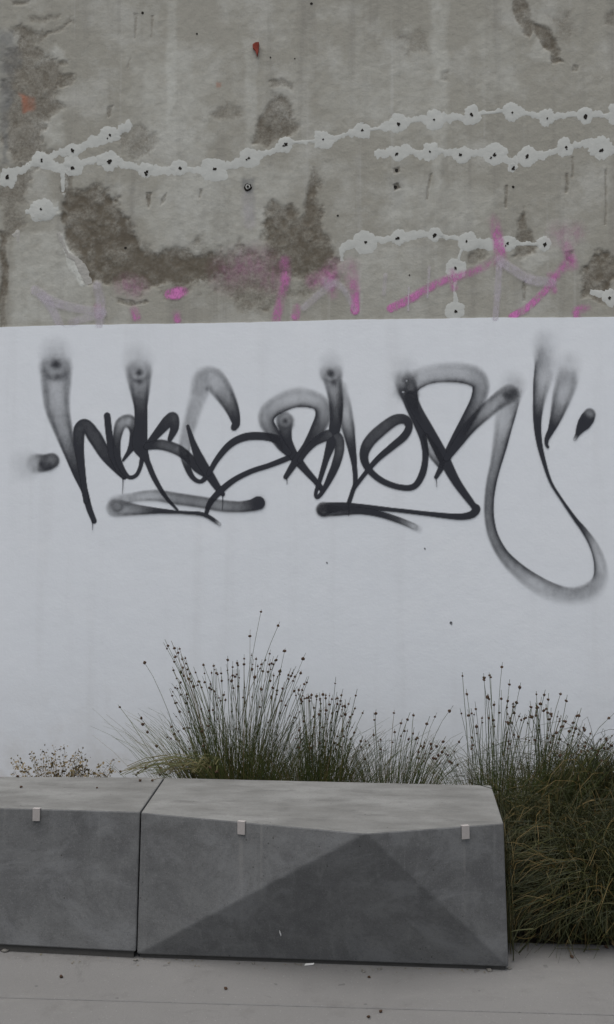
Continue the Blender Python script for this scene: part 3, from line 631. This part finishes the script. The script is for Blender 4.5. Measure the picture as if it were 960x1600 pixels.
# ------------------------------------------------------------------ cast concrete benches
HB = .48
def pz(u, v, z): return np.array(on_z(u, v, z))
def bench(name, label, top_front, top_back, bot_front, faces_front, joint_gap=0):
    """top_front: left to right on the seat's front edge; top_back: right to left; bot_front: left to right"""
    root = empty(name, tuple((bot_front[0] + bot_front[-1]) / 2 * [1, 1, 0])); inv = Vector(root.location)
    tf = [np.array(p) for p in top_front]; tb = [np.array(p) for p in top_back]; bf = [np.array(p) for p in bot_front]
    bb = [np.array([p[0], p[1], bf[0][2]]) for p in tb]
    Vs = [p - np.array(inv) for p in tf + tb + bf + bb]
    nf, nb, nbf = len(tf), len(tb), len(bf)
    T = list(range(nf + nb)); BF = [nf + nb + i for i in range(nbf)]; BB = [nf + nb + nbf + i for i in range(nb)]
    Fs = [tuple(T)]
    Fs += [tuple((T[i] if k == 't' else BF[i]) for k, i in fc) for fc in faces_front]
    Fs.append((BF[-1], BB[0], T[nf], T[nf - 1]))                       # right end
    for i in range(nb - 1): Fs.append((BB[i], BB[i + 1], T[nf + i + 1], T[nf + i]))
    Fs.append((BB[-1], BF[0], T[0], T[nf + nb - 1]))                   # left end
    Fs.append(tuple(BF[::-1] + BB[::-1]))
    b = mesh_obj('body', Vs, Fs, M['bench'], root); bevel(b, .005, 2)
    # recessed foot, its dark colour standing in for the shadow gap
    cx = np.mean([p for p in bf + bb], 0)
    ring = [(p - cx) for p in bf + bb]
    ft = [cx + np.array([q[0] * .985, q[1] * .955, 0]) for q in ring]
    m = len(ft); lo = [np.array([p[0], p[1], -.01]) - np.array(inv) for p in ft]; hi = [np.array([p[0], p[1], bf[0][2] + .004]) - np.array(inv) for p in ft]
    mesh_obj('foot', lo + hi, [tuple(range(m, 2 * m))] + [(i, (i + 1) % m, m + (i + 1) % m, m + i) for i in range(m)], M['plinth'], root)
    tag(root, label, 'bench', 'cast concrete benches')
    return root
ZB = .014; ZB2 = .024
tl, ap, tr = pz(221, 1269, HB), pz(572, 1302, HB), pz(787, 1286, HB)
bl, br = pz(214, 1491, ZB), pz(795, 1511, ZB)
kl, kr = pz(258, 1215, HB), pz(768, 1227, HB)
for nm, p in dict(tl=tl, ap=ap, tr=tr, bl=bl, br=br, kl=kl, kr=kr).items(): print(nm, np.round(p, 3))
bench_r = bench('concrete_bench', 'grey concrete bench with a pointed facet, nearer the drooping grass', [tl, ap, tr], [kr, kl], [bl, br],
    [[('b', 0), ('b', 1), ('t', 1)], [('b', 0), ('t', 1), ('t', 0)], [('b', 1), ('t', 2), ('t', 1)]])
tr2 = pz(219.2, 1268, HB); bm2 = pz(212.2, 1487.5, ZB2); kr2 = pz(256.5, 1214.5, HB)
tl2 = pz(0, 1262, HB); bl2 = pz(0, 1476.5, ZB2); kl2 = pz(0, 1213, HB)
for nm, p in dict(tr2=tr2, bm2=bm2, kr2=kr2, tl2=tl2, bl2=bl2, kl2=kl2).items(): print(nm, np.round(p, 3))
ext = 1.15
dT = (tl2 - tr2); dB = (bl2 - bm2); dK = kl2 - kr2
tl2 = tr2 + dT / np.linalg.norm(dT) * ext; bl2 = bm2 + dB / np.linalg.norm(dB) * ext * 1.0; kl2 = kr2 + dK / np.linalg.norm(dK) * ext * 1.05
bench_l = bench('concrete_bench', 'flat fronted grey concrete bench cut by the left picture edge', [tl2, tr2], [kr2, kl2], [bl2, bm2],
    [[('b', 0), ('b', 1), ('t', 1), ('t', 0)]])
b_r = [c for c in bench_r.children if c.name.startswith('body')][0]
def lx(u, v): return float(pz(u, v, HB)[0] - bench_r.location[0])
b_r.data.materials[0] = m_bench(((lx(377, 1284), .010, .08), (lx(409, 1287), .006, .16), (lx(726, 1291), .006, .10)))
# a small white splash dried on the dark facet
nn_ = np.cross(br - bl, ap - bl); nn_ /= np.linalg.norm(nn_)
def on_facet(u, v, lift):
    d = rays(u, v); t = ((bl - CAMP) @ nn_) / (d @ nn_); return CAMP + d * t + nn_ * lift * (-1 if nn_[1] > 0 else 1)
sp_ = [(437,1453),(438.2,1455),(440,1460),(439.2,1461.5),(438,1458),(437,1456)]
A1 = [on_facet(a, b, .0045) for a, b in sp_]; A0 = [on_facet(a, b, .0002) for a, b in sp_]; m_ = len(sp_)
mesh_obj('white_splash', [p - np.array(bench_r.location) for p in A1 + A0], [tuple(range(m_))] + [(i, m_ + i, m_ + (i + 1) % m_, (i + 1) % m_) for i in range(m_)], M['scrap'], bench_r)
def skate_stop(parent, u, v, label, ang):
    p = pz(u, v, HB); th = .004; wdt = .026; drop = .040; back = .010
    me_v, me_f = [], []
    for (x0, x1, y0, y1, z0, z1) in [(-wdt/2, wdt/2, -th, 0, -drop, .003), (-wdt/2, wdt/2, 0, back, .0005, .0022)]:
        v_, f_ = box_data(x0, x1, y0 - .002, y1 - .002, z0, z1); o_ = len(me_v); me_v += v_; me_f += [tuple(i + o_ for i in q) for q in f_]
    me_v += []
    o = mesh_obj('skate_stop', me_v, me_f, M['steel'], parent); bevel(o, .0015, 1)
    o.location = Vector(p) - parent.location; o.rotation_euler = (0, 0, ang); o['label'] = label
    return o
def edge_ang(a, b): return math.atan2(b[1] - a[1], b[0] - a[0])
skate_stop(bench_l, 58, 1263.6, 'bright steel skate stop on the left bench', edge_ang(tl2, tr2))
t_ = (378 - 221) / (572 - 221); skate_stop(bench_r, 378, 1269 + t_ * 33, 'bright steel skate stop left of the facet point', edge_ang(tl, ap))
t_ = (727 - 572) / (787 - 572); skate_stop(bench_r, 727, 1302 - t_ * 16, 'bright steel skate stop right of the facet point', edge_ang(ap, tr))

# ------------------------------------------------------------------ plants
def tubes(curves, radii, sides=3, taper=.55):
    """curves: (N, K, 3); returns verts, quad faces"""
    N, K, _ = curves.shape
    tan = np.gradient(curves, axis=1); tan /= np.linalg.norm(tan, axis=2, keepdims=True) + 1e-9
    ref = np.array([.31, -.94, .12]); s = np.cross(tan, ref); s /= np.linalg.norm(s, axis=2, keepdims=True) + 1e-9
    t = np.cross(tan, s); tp = np.linspace(1, taper, K)[None, :, None]
    V = np.stack([curves + (math.cos(6.2832 * i / sides) * s + math.sin(6.2832 * i / sides) * t) * radii[:, None, None] * tp for i in range(sides)], 2)
    idx = np.arange(N * K * sides).reshape(N, K, sides)
    a = idx[:, :-1]; b = idx[:, 1:]
    F = np.stack([a, np.roll(a, -1, 2), np.roll(b, -1, 2), b], -1).reshape(-1, 4)
    return V.reshape(-1, 3), F
def bez(p0, p1, p2, K):
    t = np.linspace(0, 1, K)[None, :, None]
    return p0[:, None] * (1 - t) ** 2 + p1[:, None] * 2 * t * (1 - t) + p2[:, None] * t ** 2
ico = bmesh.new(); bmesh.ops.create_icosphere(ico, subdivisions=1, radius=1)
ICO_V = np.array([v.co[:] for v in ico.verts]); ICO_F = np.array([[v.index for v in f_.verts] for f_ in ico.faces]); ico.free()
def heads_mesh(C, r, rg):
    n = len(C); jit = 1 + .28 * (rg.random((n, len(ICO_V), 1)) - .5) * 2
    V = C[:, None] + ICO_V[None] * jit * r[:, None, None] * np.array([1, 1, .92])
    F = (ICO_F[None] + (np.arange(n) * len(ICO_V))[:, None, None]).reshape(-1, 3)
    return V.reshape(-1, 3), F
def rush(label, base_px, base_w, depth, heads, n_rand, box, seed, group='seed headed rushes behind the benches', barren=.5, lean=0.0, bh=.16):
    """heads: seed head positions in the picture; box: (u0, u1, v_low, v_high(u) list) for the random ones"""
    rg = np.random.default_rng(seed)
    hp = [tuple(h) for h in heads]
    (u0, u1, prof) = box
    while len(hp) < len(heads) + n_rand:
        u = rg.uniform(u0, u1); top = np.interp(u, [p[0] for p in prof], [p[1] for p in prof])
        hp.append((u, top + (1200 - top) * rg.random() ** 1.5 * .8))
    hp = np.array(hp); N = len(hp); ne = len(heads)
    dy = depth + rg.normal(0, .07, N); dy = np.clip(dy, 3.40, YW - .10)
    tip = np.stack([on_y(np.array([u]), np.array([v]), np.array([y]))[0] for (u, v), y in zip(hp, dy)])
    bx = on_y(np.array([float(base_px)]), np.array([1215.]), np.array([depth]))[0]
    base = np.stack([bx[0] + rg.normal(0, base_w, N) * .6 + (tip[:, 0] - bx[0]) * .22, depth + rg.normal(0, .05, N), np.full(N, -.01)], -1)
    base[:, 1] = np.clip(base[:, 1], 3.38, YW - .06)
    L = np.linalg.norm(tip - base, axis=1)
    ctrl = base * .45 + tip * .55; ctrl[:, 2] = base[:, 2] + (tip[:, 2] - base[:, 2]) * rg.uniform(.58, .8, N) + .02
    ctrl[:, 0] -= (tip[:, 0] - base[:, 0]) * rg.uniform(.08, .25, N)
    ctrl[:, 0] += rg.normal(0, .018, N); ctrl[:, 1] += rg.normal(0, .02, N)
    cur = bez(base, ctrl, tip, 9)
    cur[:, 2:-1] += np.cumsum(rg.normal(0, .0022, (N, 6, 3)), 1) * [1, 1, .3] * np.array([.6, .9, 1, .9, .6, .3])[None, :, None]
    # bract: the stem runs on a little past the head
    dirn = cur[:, -1] - cur[:, -2]; dirn /= np.linalg.norm(dirn, axis=1, keepdims=True)
    ext_ = cur[:, -1] + dirn * rg.uniform(.008, .035, N)[:, None]
    cur = np.concatenate([cur, ext_[:, None]], 1)
    root = empty('rush_clump', (float(bx[0]), depth, 0)); off = np.array(root.location)
    V, F = tubes(cur - off, rg.uniform(.0013, .0020, N)); K = cur.shape[1]
    tone = np.repeat(rg.random(N), K * 3); dry = np.repeat((rg.random(N) < .16) * rg.uniform(.3, .9, N), K * 3)
    # barren stems: shorter, denser, fill the foot of the clump
    nb = int(N * barren * 9)
    bb = np.stack([bx[0] + rg.normal(0, base_w, nb), np.clip(depth + rg.normal(0, .06, nb), 3.40, YW - .05), np.full(nb, -.01)], -1)
    sp = rg.normal(lean, .30, nb); hgt = .44 + bh * rg.random(nb) ** 1.5
    bt = bb + np.stack([(bb[:, 0] - bx[0]) * .7 + sp * hgt, rg.normal(0, .06, nb), hgt], -1); bt[:, 1] = np.clip(bt[:, 1], 3.40, YW - .04)
    bc = bb * .4 + bt * .6; bc[:, 2] = bt[:, 2] * rg.uniform(.6, .95, nb); bc[:, 0] -= (bt[:, 0] - bb[:, 0]) * .18
    cb = bez(bb, bc, bt, 7); snap = rg.random(nb) < .10; cb[snap, -2:] += np.stack([rg.normal(0, .05, snap.sum()), np.zeros(snap.sum()), -rg.uniform(.02, .10, snap.sum())], -1)[:, None] * np.array([.4, 1.0])[None, :, None]
    V2, F2 = tubes(cb - off, rg.uniform(.0011, .0018, nb), taper=.3)
    V = np.vstack([V, V2]); F = np.vstack([F, F2 + len(tone)])
    tone = np.concatenate([tone, np.repeat(rg.random(nb), 21)]); dry = np.concatenate([dry, np.repeat((rg.random(nb) < .3) * rg.uniform(.3, .9, nb), 21)])
    tag(mesh_obj('stems', V, F, M['rush'], root, attrs=dict(tone=tone, dry=dry)), kind='stuff')
    big = np.where(np.arange(N) < ne, 1.0, .8)
    V, F = heads_mesh(tip - off, (.0044 + .0038 * rg.random(N)) * big, rg)
    tag(mesh_obj('seed_heads', V, F, M['head'], root, smooth=False), kind='stuff')
    tag(root, label, 'rush plant', group)
    return root
def hz(ox, oy, L): return [(ox + a / 2, oy + b / 2) for a, b in L]
HA = hz(0, 930, [(816,52),(870,95),(782,128),(890,174),(948,199),(712,202),(744,219),(452,211),(375,350),(442,384),(447,403),(462,427),(490,471),(525,158),(522,167),(545,166),(562,168),(557,180),(548,193),(580,197),(570,200),(582,214),(545,208),(543,234),(553,260),(612,242),(622,270),(637,218),(668,221),(662,243),(640,244),(640,272),(655,290),(670,300),(694,268),(735,255),(748,258),(763,216),(788,232),(797,256),(806,222),(843,183),(863,203),(843,216),(838,240),(822,238),(875,238),(940,244),(910,252),(902,262),(845,268),(853,290),(866,310),(884,292),(920,300),(945,296),(730,290),(745,285),(724,268),(760,320),(700,312),(690,330),(536,411),(549,337),(583,337),(558,425),(575,417),(524,444),(533,525),(502,540),(566,240),(575,252),(590,262),(598,270),(606,285),(572,226),(586,232),(594,246)])
rush('tall rush clump full of brown seed heads, its longest stems fanning left', 372, .075, 3.62, HA, 95, (262, 480, [(262,1085),(300,1050),(345,1045),(400,1020),(440,1045),(480,1060)]), 11, barren=.8, lean=-.02, bh=.27)
HB2 = hz(480, 930, [(88,276),(108,312),(152,314),(50,310),(58,322),(30,316),(14,312),(8,330),(78,325),(70,342),(95,340),(120,350),(130,340),(150,354),(174,368),(148,430),(168,456),(120,372),(60,360),(38,372),(22,352),(105,330),(20,380),(40,400),(75,398)])
rush('medium rush clump just right of the tallest one', 492, .06, 3.60, HB2, 80, (462, 556, [(462,1085),(500,1082),(530,1090),(556,1120)]), 12, barren=.7, lean=.05, bh=.2)
HC = hz(480, 930, [(215,370),(210,390),(272,368),(314,388),(294,400),(332,376),(345,445),(340,450),(318,450),(375,402),(400,380),(445,362),(208,437),(274,428),(268,460),(294,440),(356,472),(348,490),(230,452),(425,458),(405,472),(422,490),(460,488),(440,500),(445,520),(395,510),(385,495),(475,458),(452,525),(470,530),(410,500),(370,510),(350,510)])
rush('low sparse rush clump behind the middle of the bench', 606, .05, 3.66, HC, 25, (560, 700, [(560,1150),(610,1130),(700,1170)]), 13, barren=.55, lean=.0)
HD = hz(480, 930, [(482,370),(486,252),(500,310),(505,376),(553,265),(553,258),(574,256),(570,250),(609,225),(632,279),(607,323),(625,351),(585,342),(565,318),(570,325),(547,384),(528,356),(530,411),(515,445),(548,398),(586,410),(655,335),(665,288),(628,398),(678,387),(670,390)])
rush('slender upright rush clump beside the bench end', 765, .045, 3.58, HD, 22, (720, 830, [(720,1130),(770,1085),(830,1110)]), 14, barren=.55, lean=.03)
HE = hz(480, 930, [(717,310),(741,312),(754,326),(730,340),(720,350),(792,309),(810,330),(762,372),(782,380),(808,395),(850,377),(842,378),(867,422),(820,425),(800,410),(785,462),(770,440),(740,360),(702,380),(690,400),(756,388),(790,450),(832,440),(815,466),(848,470),(870,460),(910,486),(918,450),(944,384),(935,448),(950,470),(700,350),(780,430),(760,460)])
rush('right hand rush clump with arching stems above the drooping grass', 840, .07, 3.60, HE, 60, (790, 975, [(790,1110),(830,1095),(880,1120),(960,1150)]), 15, barren=.65, lean=.12)

def tussock(label, loc, n, seed, spread, hgt, droop, fwd, rad=.10, group='drooping grass tussocks'):
    """a tangled fountain of fine blades that rise and fall over in swept locks"""
    rg = np.random.default_rng(seed); root = empty('grass_tussock', loc)
    th = rg.uniform(0, 2 * np.pi, n); rr = rad * np.sqrt(rg.random(n))
    b = np.stack([rr * np.cos(th), rr * np.sin(th) * .8, np.full(n, -.02)], -1)
    nl = 60; lock = rg.integers(0, nl, n)                               # locks of blades fall the same way
    la = rg.uniform(0, 2 * np.pi, nl); lo_ = rg.uniform(.45, 1.0, nl); lh = rg.uniform(.55, 1.0, nl); lsw = rg.normal(0, .14, nl)
    a2 = np.where(rg.random(n) < .68, la[lock] + rg.normal(0, .28, n), rg.uniform(0, 2 * np.pi, n))
    out = spread * np.clip(lo_[lock] * rg.uniform(.55, 1.1, n), .1, 1.1); h = hgt * lh[lock] * rg.uniform(.75, 1.1, n)
    dirx = np.cos(a2); diry = np.sin(a2) * .8 - fwd * rg.random(n)
    end = b + np.stack([dirx * out + lsw[lock], diry * out, h * (1 - droop * (out / spread) * rg.uniform(.35, 1.3, n))], -1)
    end[:, 2] = np.maximum(end[:, 2], .012 + .06 * rg.random(n))
    mid = b + np.stack([dirx * out * .45 + rg.normal(0, .05, n), diry * out * .45 + rg.normal(0, .04, n), h * rg.uniform(.85, 1.35, n)], -1)
    K = 8; cur = bez(b, mid, end, K)
    wob = np.cumsum(rg.normal(0, .0075, (n, K, 3)), 1) * np.linspace(0, 1, K)[None, :, None]; cur = cur + wob
    # a fifth are broken short stems lying every way through the mass
    ns = n // 4; i = rg.integers(0, n, ns); k = rg.integers(3, K, ns); c0 = cur[i, k] * rg.uniform(.6, 1.0, (ns, 1)); d = rg.normal(0, 1, (ns, 3)) * [1, .7, .8]; d /= np.linalg.norm(d, axis=1, keepdims=True)
    ln = rg.uniform(.05, .22, ns)[:, None]; e0 = c0 - d * ln * .5; e1 = c0 + d * ln * .5; m0 = c0 + rg.normal(0, .02, (ns, 3)) + [0, 0, .015]
    cur = np.concatenate([cur, bez(e0, m0, e1, K)]); n = len(cur)
    # stay in front of the wall and clear of the bench end
    W = cur + np.array(loc); W[..., 1] = np.minimum(W[..., 1], YW - .02 - .03 * rg.random((n, 1)))
    W[..., 1] = np.maximum(W[..., 1], y_bed - .02 - .15 * rg.random((n, 1)) ** 2)
    end_x = np.interp(W[..., 1], [tr[1], kr[1]], [max(tr[0], br[0]), kr[0]]) + .012 + .02 * rg.random((n, 1))
    hit = (W[..., 1] < kr[1] + .03) & (W[..., 1] > tr[1] - .25) & (W[..., 2] < HB + .02)
    W[..., 0] = np.where(hit, np.maximum(W[..., 0], end_x), W[..., 0])
    W[..., 2] = np.maximum(W[..., 2], .006)
    cur = W - np.array(loc)
    V, F = tubes(cur, rg.uniform(.0010, .0024, n) * np.where(rg.random(n) < .06, 1.6, 1), sides=3, taper=.3)
    tn = np.clip(rg.beta(1.2, 3.0, n), 0, 1); dr = (rg.random(n) < .19) * rg.uniform(.15, 1, n) ** 1.4
    tag(mesh_obj('blades', V, F, M['grass'], root, attrs=dict(tone=np.repeat(tn, K * 3), dry=np.repeat(dr, K * 3))), kind='stuff')
    tag(root, label, 'grass tussock', group)
    return root
gx = lambda u, v: on_z(np.array(float(u)), np.array(float(v)), 0.0)
g1 = gx(905, 1440)
tussock('drooping olive and straw grass tussock spilling onto the pavement right of bench', (float(g1[0]), 3.20, 0), 6200, 21, .46, .50, 1.05, .45, .15)
tussock('darker grass tussock tucked against the bench end', (float(gx(838, 1440)[0]) + .02, 3.30, 0), 4200, 22, .34, .54, .95, .35, .10)
tussock('grass tussock rising behind, at the right picture edge', (float(g1[0]) + .22, 3.62, 0), 3600, 23, .50, .66, .7, .1, .14)
tussock('grass tussock just outside the right picture edge', (float(g1[0]) + .62, 3.30, 0), 3600, 24, .45, .55, .9, .2, .14)

def dry_shrub(label, u0, u1, depth, seed, n=84):
    rg = np.random.default_rng(seed); c = on_y(np.array([(u0 + u1) / 2.]), np.array([1213.]), np.array([depth]))[0]
    root = empty('dry_shrub', (float(c[0]), depth, 0)); off = np.array(root.location)
    U = rg.uniform(u0, u1, n); e = np.abs((U - (u0 + u1) / 2) / ((u1 - u0) / 2))
    Vt = 1208 - rg.random(n) ** 1.5 * (46 - 22 * e)
    y = np.clip(depth + rg.normal(0, .05, n), 3.42, YW - .1)
    tip = np.stack([on_y(np.array([a]), np.array([b]), np.array([d]))[0] for a, b, d in zip(U, Vt, y)])
    base = np.stack([c[0] + rg.normal(0, .05, n), np.full(n, depth), np.zeros(n)], -1)
    ctl = base * .5 + tip * .5; ctl[:, 2] = tip[:, 2] * rg.uniform(.55, .9, n)
    cur = bez(base, ctl, tip, 8); cur[:, 1:-1] += rg.normal(0, .006, (n, 6, 3))
    V, F = tubes(cur - off, rg.uniform(.0012, .0022, n), taper=.3)
    at = dict(tone=np.repeat(rg.random(n), 24), dry=np.repeat(rg.random(n), 24))
    tag(mesh_obj('twigs', V, F, M['leaf'], root, attrs=at), kind='stuff')
    m = n * 20; i = rg.integers(0, n, m); t = .5 + .5 * rg.random(m) ** .8
    kk = t * 7; k0 = np.clip(kk.astype(int), 0, 6); P = cur[i, k0] + (cur[i, k0 + 1] - cur[i, k0]) * (kk - k0)[:, None] + rg.normal(0, .009, (m, 3))
    d = rg.normal(0, 1, (m, 3)); d /= np.linalg.norm(d, axis=1, keepdims=True); s = np.cross(d, rg.normal(0, 1, (m, 3))); s /= np.linalg.norm(s, axis=1, keepdims=True)
    ln = rg.uniform(.006, .016, m)[:, None]; wd = ln * .36
    Q = np.stack([P, P + d * ln * .5 + s * wd, P + d * ln, P + d * ln * .5 - s * wd], 1).reshape(-1, 3) - off
    tag(mesh_obj('leaves', Q, np.arange(m * 4).reshape(m, 4), M['leaf'], root, attrs=dict(tone=np.repeat(rg.random(m), 4), dry=np.repeat(rg.random(m), 4))), kind='stuff')
    return tag(root, label, 'shrub')
dry_shrub('small dry twiggy shrub peeping over the flat fronted bench', 14, 182, 3.62, 31)
# stems pressed flat by the bench: they leave the tall clump and lie along the seat's back edge
rg = np.random.default_rng(61); n = 84
U = np.concatenate([rg.uniform(186, 300, 52), rg.uniform(300, 340, 32)]); Vv_ = 1211 - rg.random(n) ** 2 * 15 - np.clip(U - 250, 0, 99) * .05
yy = rg.uniform(3.46, 3.60, n); tip = np.stack([on_y(np.array([a_]), np.array([b_]), np.array([c_]))[0] for a_, b_, c_ in zip(U, Vv_, yy)])
bs = on_y(np.array([372.]), np.array([1215.]), np.array([3.58]))[0]; base = np.stack([bs[0] + rg.normal(0, .04, n), np.full(n, 3.58) + rg.normal(0, .03, n), np.zeros(n)], -1)
ctl = np.stack([base[:, 0] - .10 + rg.normal(0, .04, n), (base[:, 1] + tip[:, 1]) / 2, rg.uniform(.56, .70, n)], -1)
cur = bez(base, ctl, tip, 10); root = empty('rush_clump', tuple(map(float, (bs[0], 3.58, 0)))); off = np.array(root.location)
V, F = tubes(cur - off, rg.uniform(.0016, .0023, n), taper=.8)
tag(mesh_obj('stems', V, F, M['rush'], root, attrs=dict(tone=np.repeat(rg.random(n), 30), dry=np.repeat(rg.random(n) * .6, 30))), kind='stuff')
V, F = heads_mesh(cur[::7, -1] - off, rg.uniform(.0050, .0068, len(cur[::7])), rg); tag(mesh_obj('seed_heads', V, F, M['head'], root), kind='stuff')
tag(root, 'flattened rush stems lying low along the back edge by the bench joint', 'rush plant', 'seed headed rushes behind the benches')

# ------------------------------------------------------------------ small litter
def fallen_head(u, v, z, label, r=.007, stalk=None, seed=0):
    rg = np.random.default_rng(seed); p = on_z(np.array(float(u)), np.array(float(v)), z)
    r *= .82; V, F = heads_mesh(np.array([[0, 0, r * .85]]), np.array([r]), rg); V = V * [1.15, 1, .9]
    root = empty('fallen_seed_head', tuple(map(float, p)))
    mesh_obj('head', V, F, M['head'], root)
    if stalk:
        q = on_z(np.array(float(stalk[0])), np.array(float(stalk[1])), z) - p
        c = np.array([[[0, 0, r * .8], [q[0] * .5, q[1] * .5 + .004, .006], [q[0], q[1], .003]]])
        V, F = tubes(c, np.array([.0014])); n_ = len(V)
        mesh_obj('stalk', V, F, M['rush'], root, attrs=dict(tone=np.full(n_, .3), dry=np.full(n_, .8)))
    tag(root, label, 'seed head', 'fallen seed heads')
fallen_head(28, 1214.5, HB, 'fallen seed head at the back of the left bench top, near the picture edge', seed=1)
fallen_head(33, 1231, HB, 'fallen seed head on the left bench top above the steel stop', seed=2)
fallen_head(152, 1232, HB, 'fallen seed head mid way along the left bench top', .005, seed=3)
fallen_head(219, 1221, HB, 'fallen seed head on bench top just left of the joint', seed=4)
fallen_head(238, 1221, HB, 'fallen seed head with stalk touching the bench joint', seed=5, stalk=(257, 1217))
fallen_head(96, 1528, 0, 'fallen seed head lying on the pavement at left', .0075, seed=6)
fallen_head(353, 1546, 0, 'fallen seed head on the pavement below the bench, left of centre', .0065, seed=7)
fallen_head(577, 1528, 0, 'fallen seed head on pavement close under the facet point', .006, seed=8)
fallen_head(576, 1590, 0, 'lowest fallen seed head, below the pavement joint', .006, seed=9)
fallen_head(595, 1582, 0, 'fallen seed head just touching the pavement joint', .006, seed=10)
fallen_head(894, 1497, 0, 'fallen seed head on a stalk in front of the drooping grass', .008, seed=11, stalk=(886, 1478))
fallen_head(948, 1482, 0, 'fallen seed head at the edge of the grass by the right picture edge', .009, seed=12)
def pebble(u, v, r, label, mat='pebble', seed=0, flat=.6, name='pebble'):
    rg = np.random.default_rng(seed); p = on_z(np.array(float(u)), np.array(float(v)), 0.0)
    V, F = heads_mesh(np.array([[0, 0, r * flat * .8]]), np.array([r]), rg); V = V * [1.3, 1, flat]
    o = mesh_obj(name, V, F, M[mat], None, smooth=True); o.location = tuple(map(float, p)); tag(o, label, 'pebble', 'loose bits on the pavement')
pebble(765, 1517, .009, 'grey pebble at the foot of the bench by its right corner', seed=21)
pebble(796, 1514, .007, 'dark chip right at the right bench corner', seed=22)
pebble(568, 1519, .006, 'dark chip on pavement under the facet point', seed=23)
pebble(593, 1515, .006, 'small chip against the bench foot right of the facet point', seed=24)
pebble(212, 1501, .007, 'small pale pebble below the joint between benches', seed=25)
pebble(8, 1487, .012, 'pebble against the left bench at the picture edge', seed=26)
pebble(372, 1506, .006, 'tiny pebble at the bench foot left of the white scrap', seed=27)
pebble(396, 1506, .005, 'tiny pebble at the bench foot beside the white scrap', seed=28)
p = on_z(np.array(483.), np.array(1508.), 0.0)
v, f = box_data(-.014, .014, -.004, .004, 0, .003); v = [(x + .003 * (z > 0), y, z + (.003 if x > 0 else 0)) for x, y, z in v]
o = mesh_obj('paper_scrap', v, f, M['scrap']); o.location = tuple(map(float, p)); tag(o, 'small white scrap lying against the bench foot', 'scrap')
# bird dropping dried on the dark facet: a tiny raised splash
# leaf litter in the bed edge
rg = np.random.default_rng(77); m = 1500
Pp = np.stack([rg.uniform(-3, 3, m), y_bed + rg.random(m) ** 2 * .9 - .01, np.zeros(m)], -1); Pp[:, 2] = .02 + .03 * sstep(0, .15, Pp[:, 1] - y_bed)
d = rg.normal(0, 1, (m, 3)) * [1, 1, .25]; d /= np.linalg.norm(d, axis=1, keepdims=True); s = np.cross(d, [0, 0, 1.]); s /= np.linalg.norm(s, axis=1, keepdims=True)
ln = rg.uniform(.012, .04, m)[:, None]; wd = ln * rg.uniform(.05, .25, m)[:, None]
Q = np.stack([Pp, Pp + d * ln * .5 + s * wd, Pp + d * ln, Pp + d * ln * .5 - s * wd], 1).reshape(-1, 3)
tag(mesh_obj('leaf_litter', Q, np.arange(m * 4).reshape(m, 4), M['leaf'], attrs=dict(tone=np.repeat(rg.random(m), 4), dry=np.repeat(rg.random(m), 4))), 'dry leaf litter scattered over the planting bed', 'leaf litter', kind='stuff')

# dirt and plant bits swept against the foot of the benches
m = 120; t = rg.random(m); Pa = np.where((rg.random(m) < .72)[:, None], bl + (br - bl) * t[:, None], bl2 + (bm2 - bl2) * t[:, None]); Pa[:, 2] = .003; Pa[:, 1] -= .004 + .05 * rg.random(m) ** 3
d = rg.normal(0, 1, (m, 3)) * [1, .6, .1]; d /= np.linalg.norm(d, axis=1, keepdims=True); s_ = np.cross(d, [0, 0, 1.]); s_ /= np.linalg.norm(s_, axis=1, keepdims=True)
ln = rg.uniform(.003, .010, m)[:, None]; wd = ln * rg.uniform(.08, .3, m)[:, None]
Q = np.stack([Pa, Pa + d * ln * .5 + s_ * wd, Pa + d * ln, Pa + d * ln * .5 - s_ * wd], 1).reshape(-1, 3); Q[:, 2] = np.maximum(Q[:, 2], .0015)
tag(mesh_obj('swept_debris', Q, np.arange(m * 4).reshape(m, 4), M['leaf'], attrs=dict(tone=np.repeat(rg.random(m), 4), dry=np.repeat(rg.random(m) * .5, 4))), 'fine plant debris gathered along the foot of the benches', 'debris', kind='stuff')
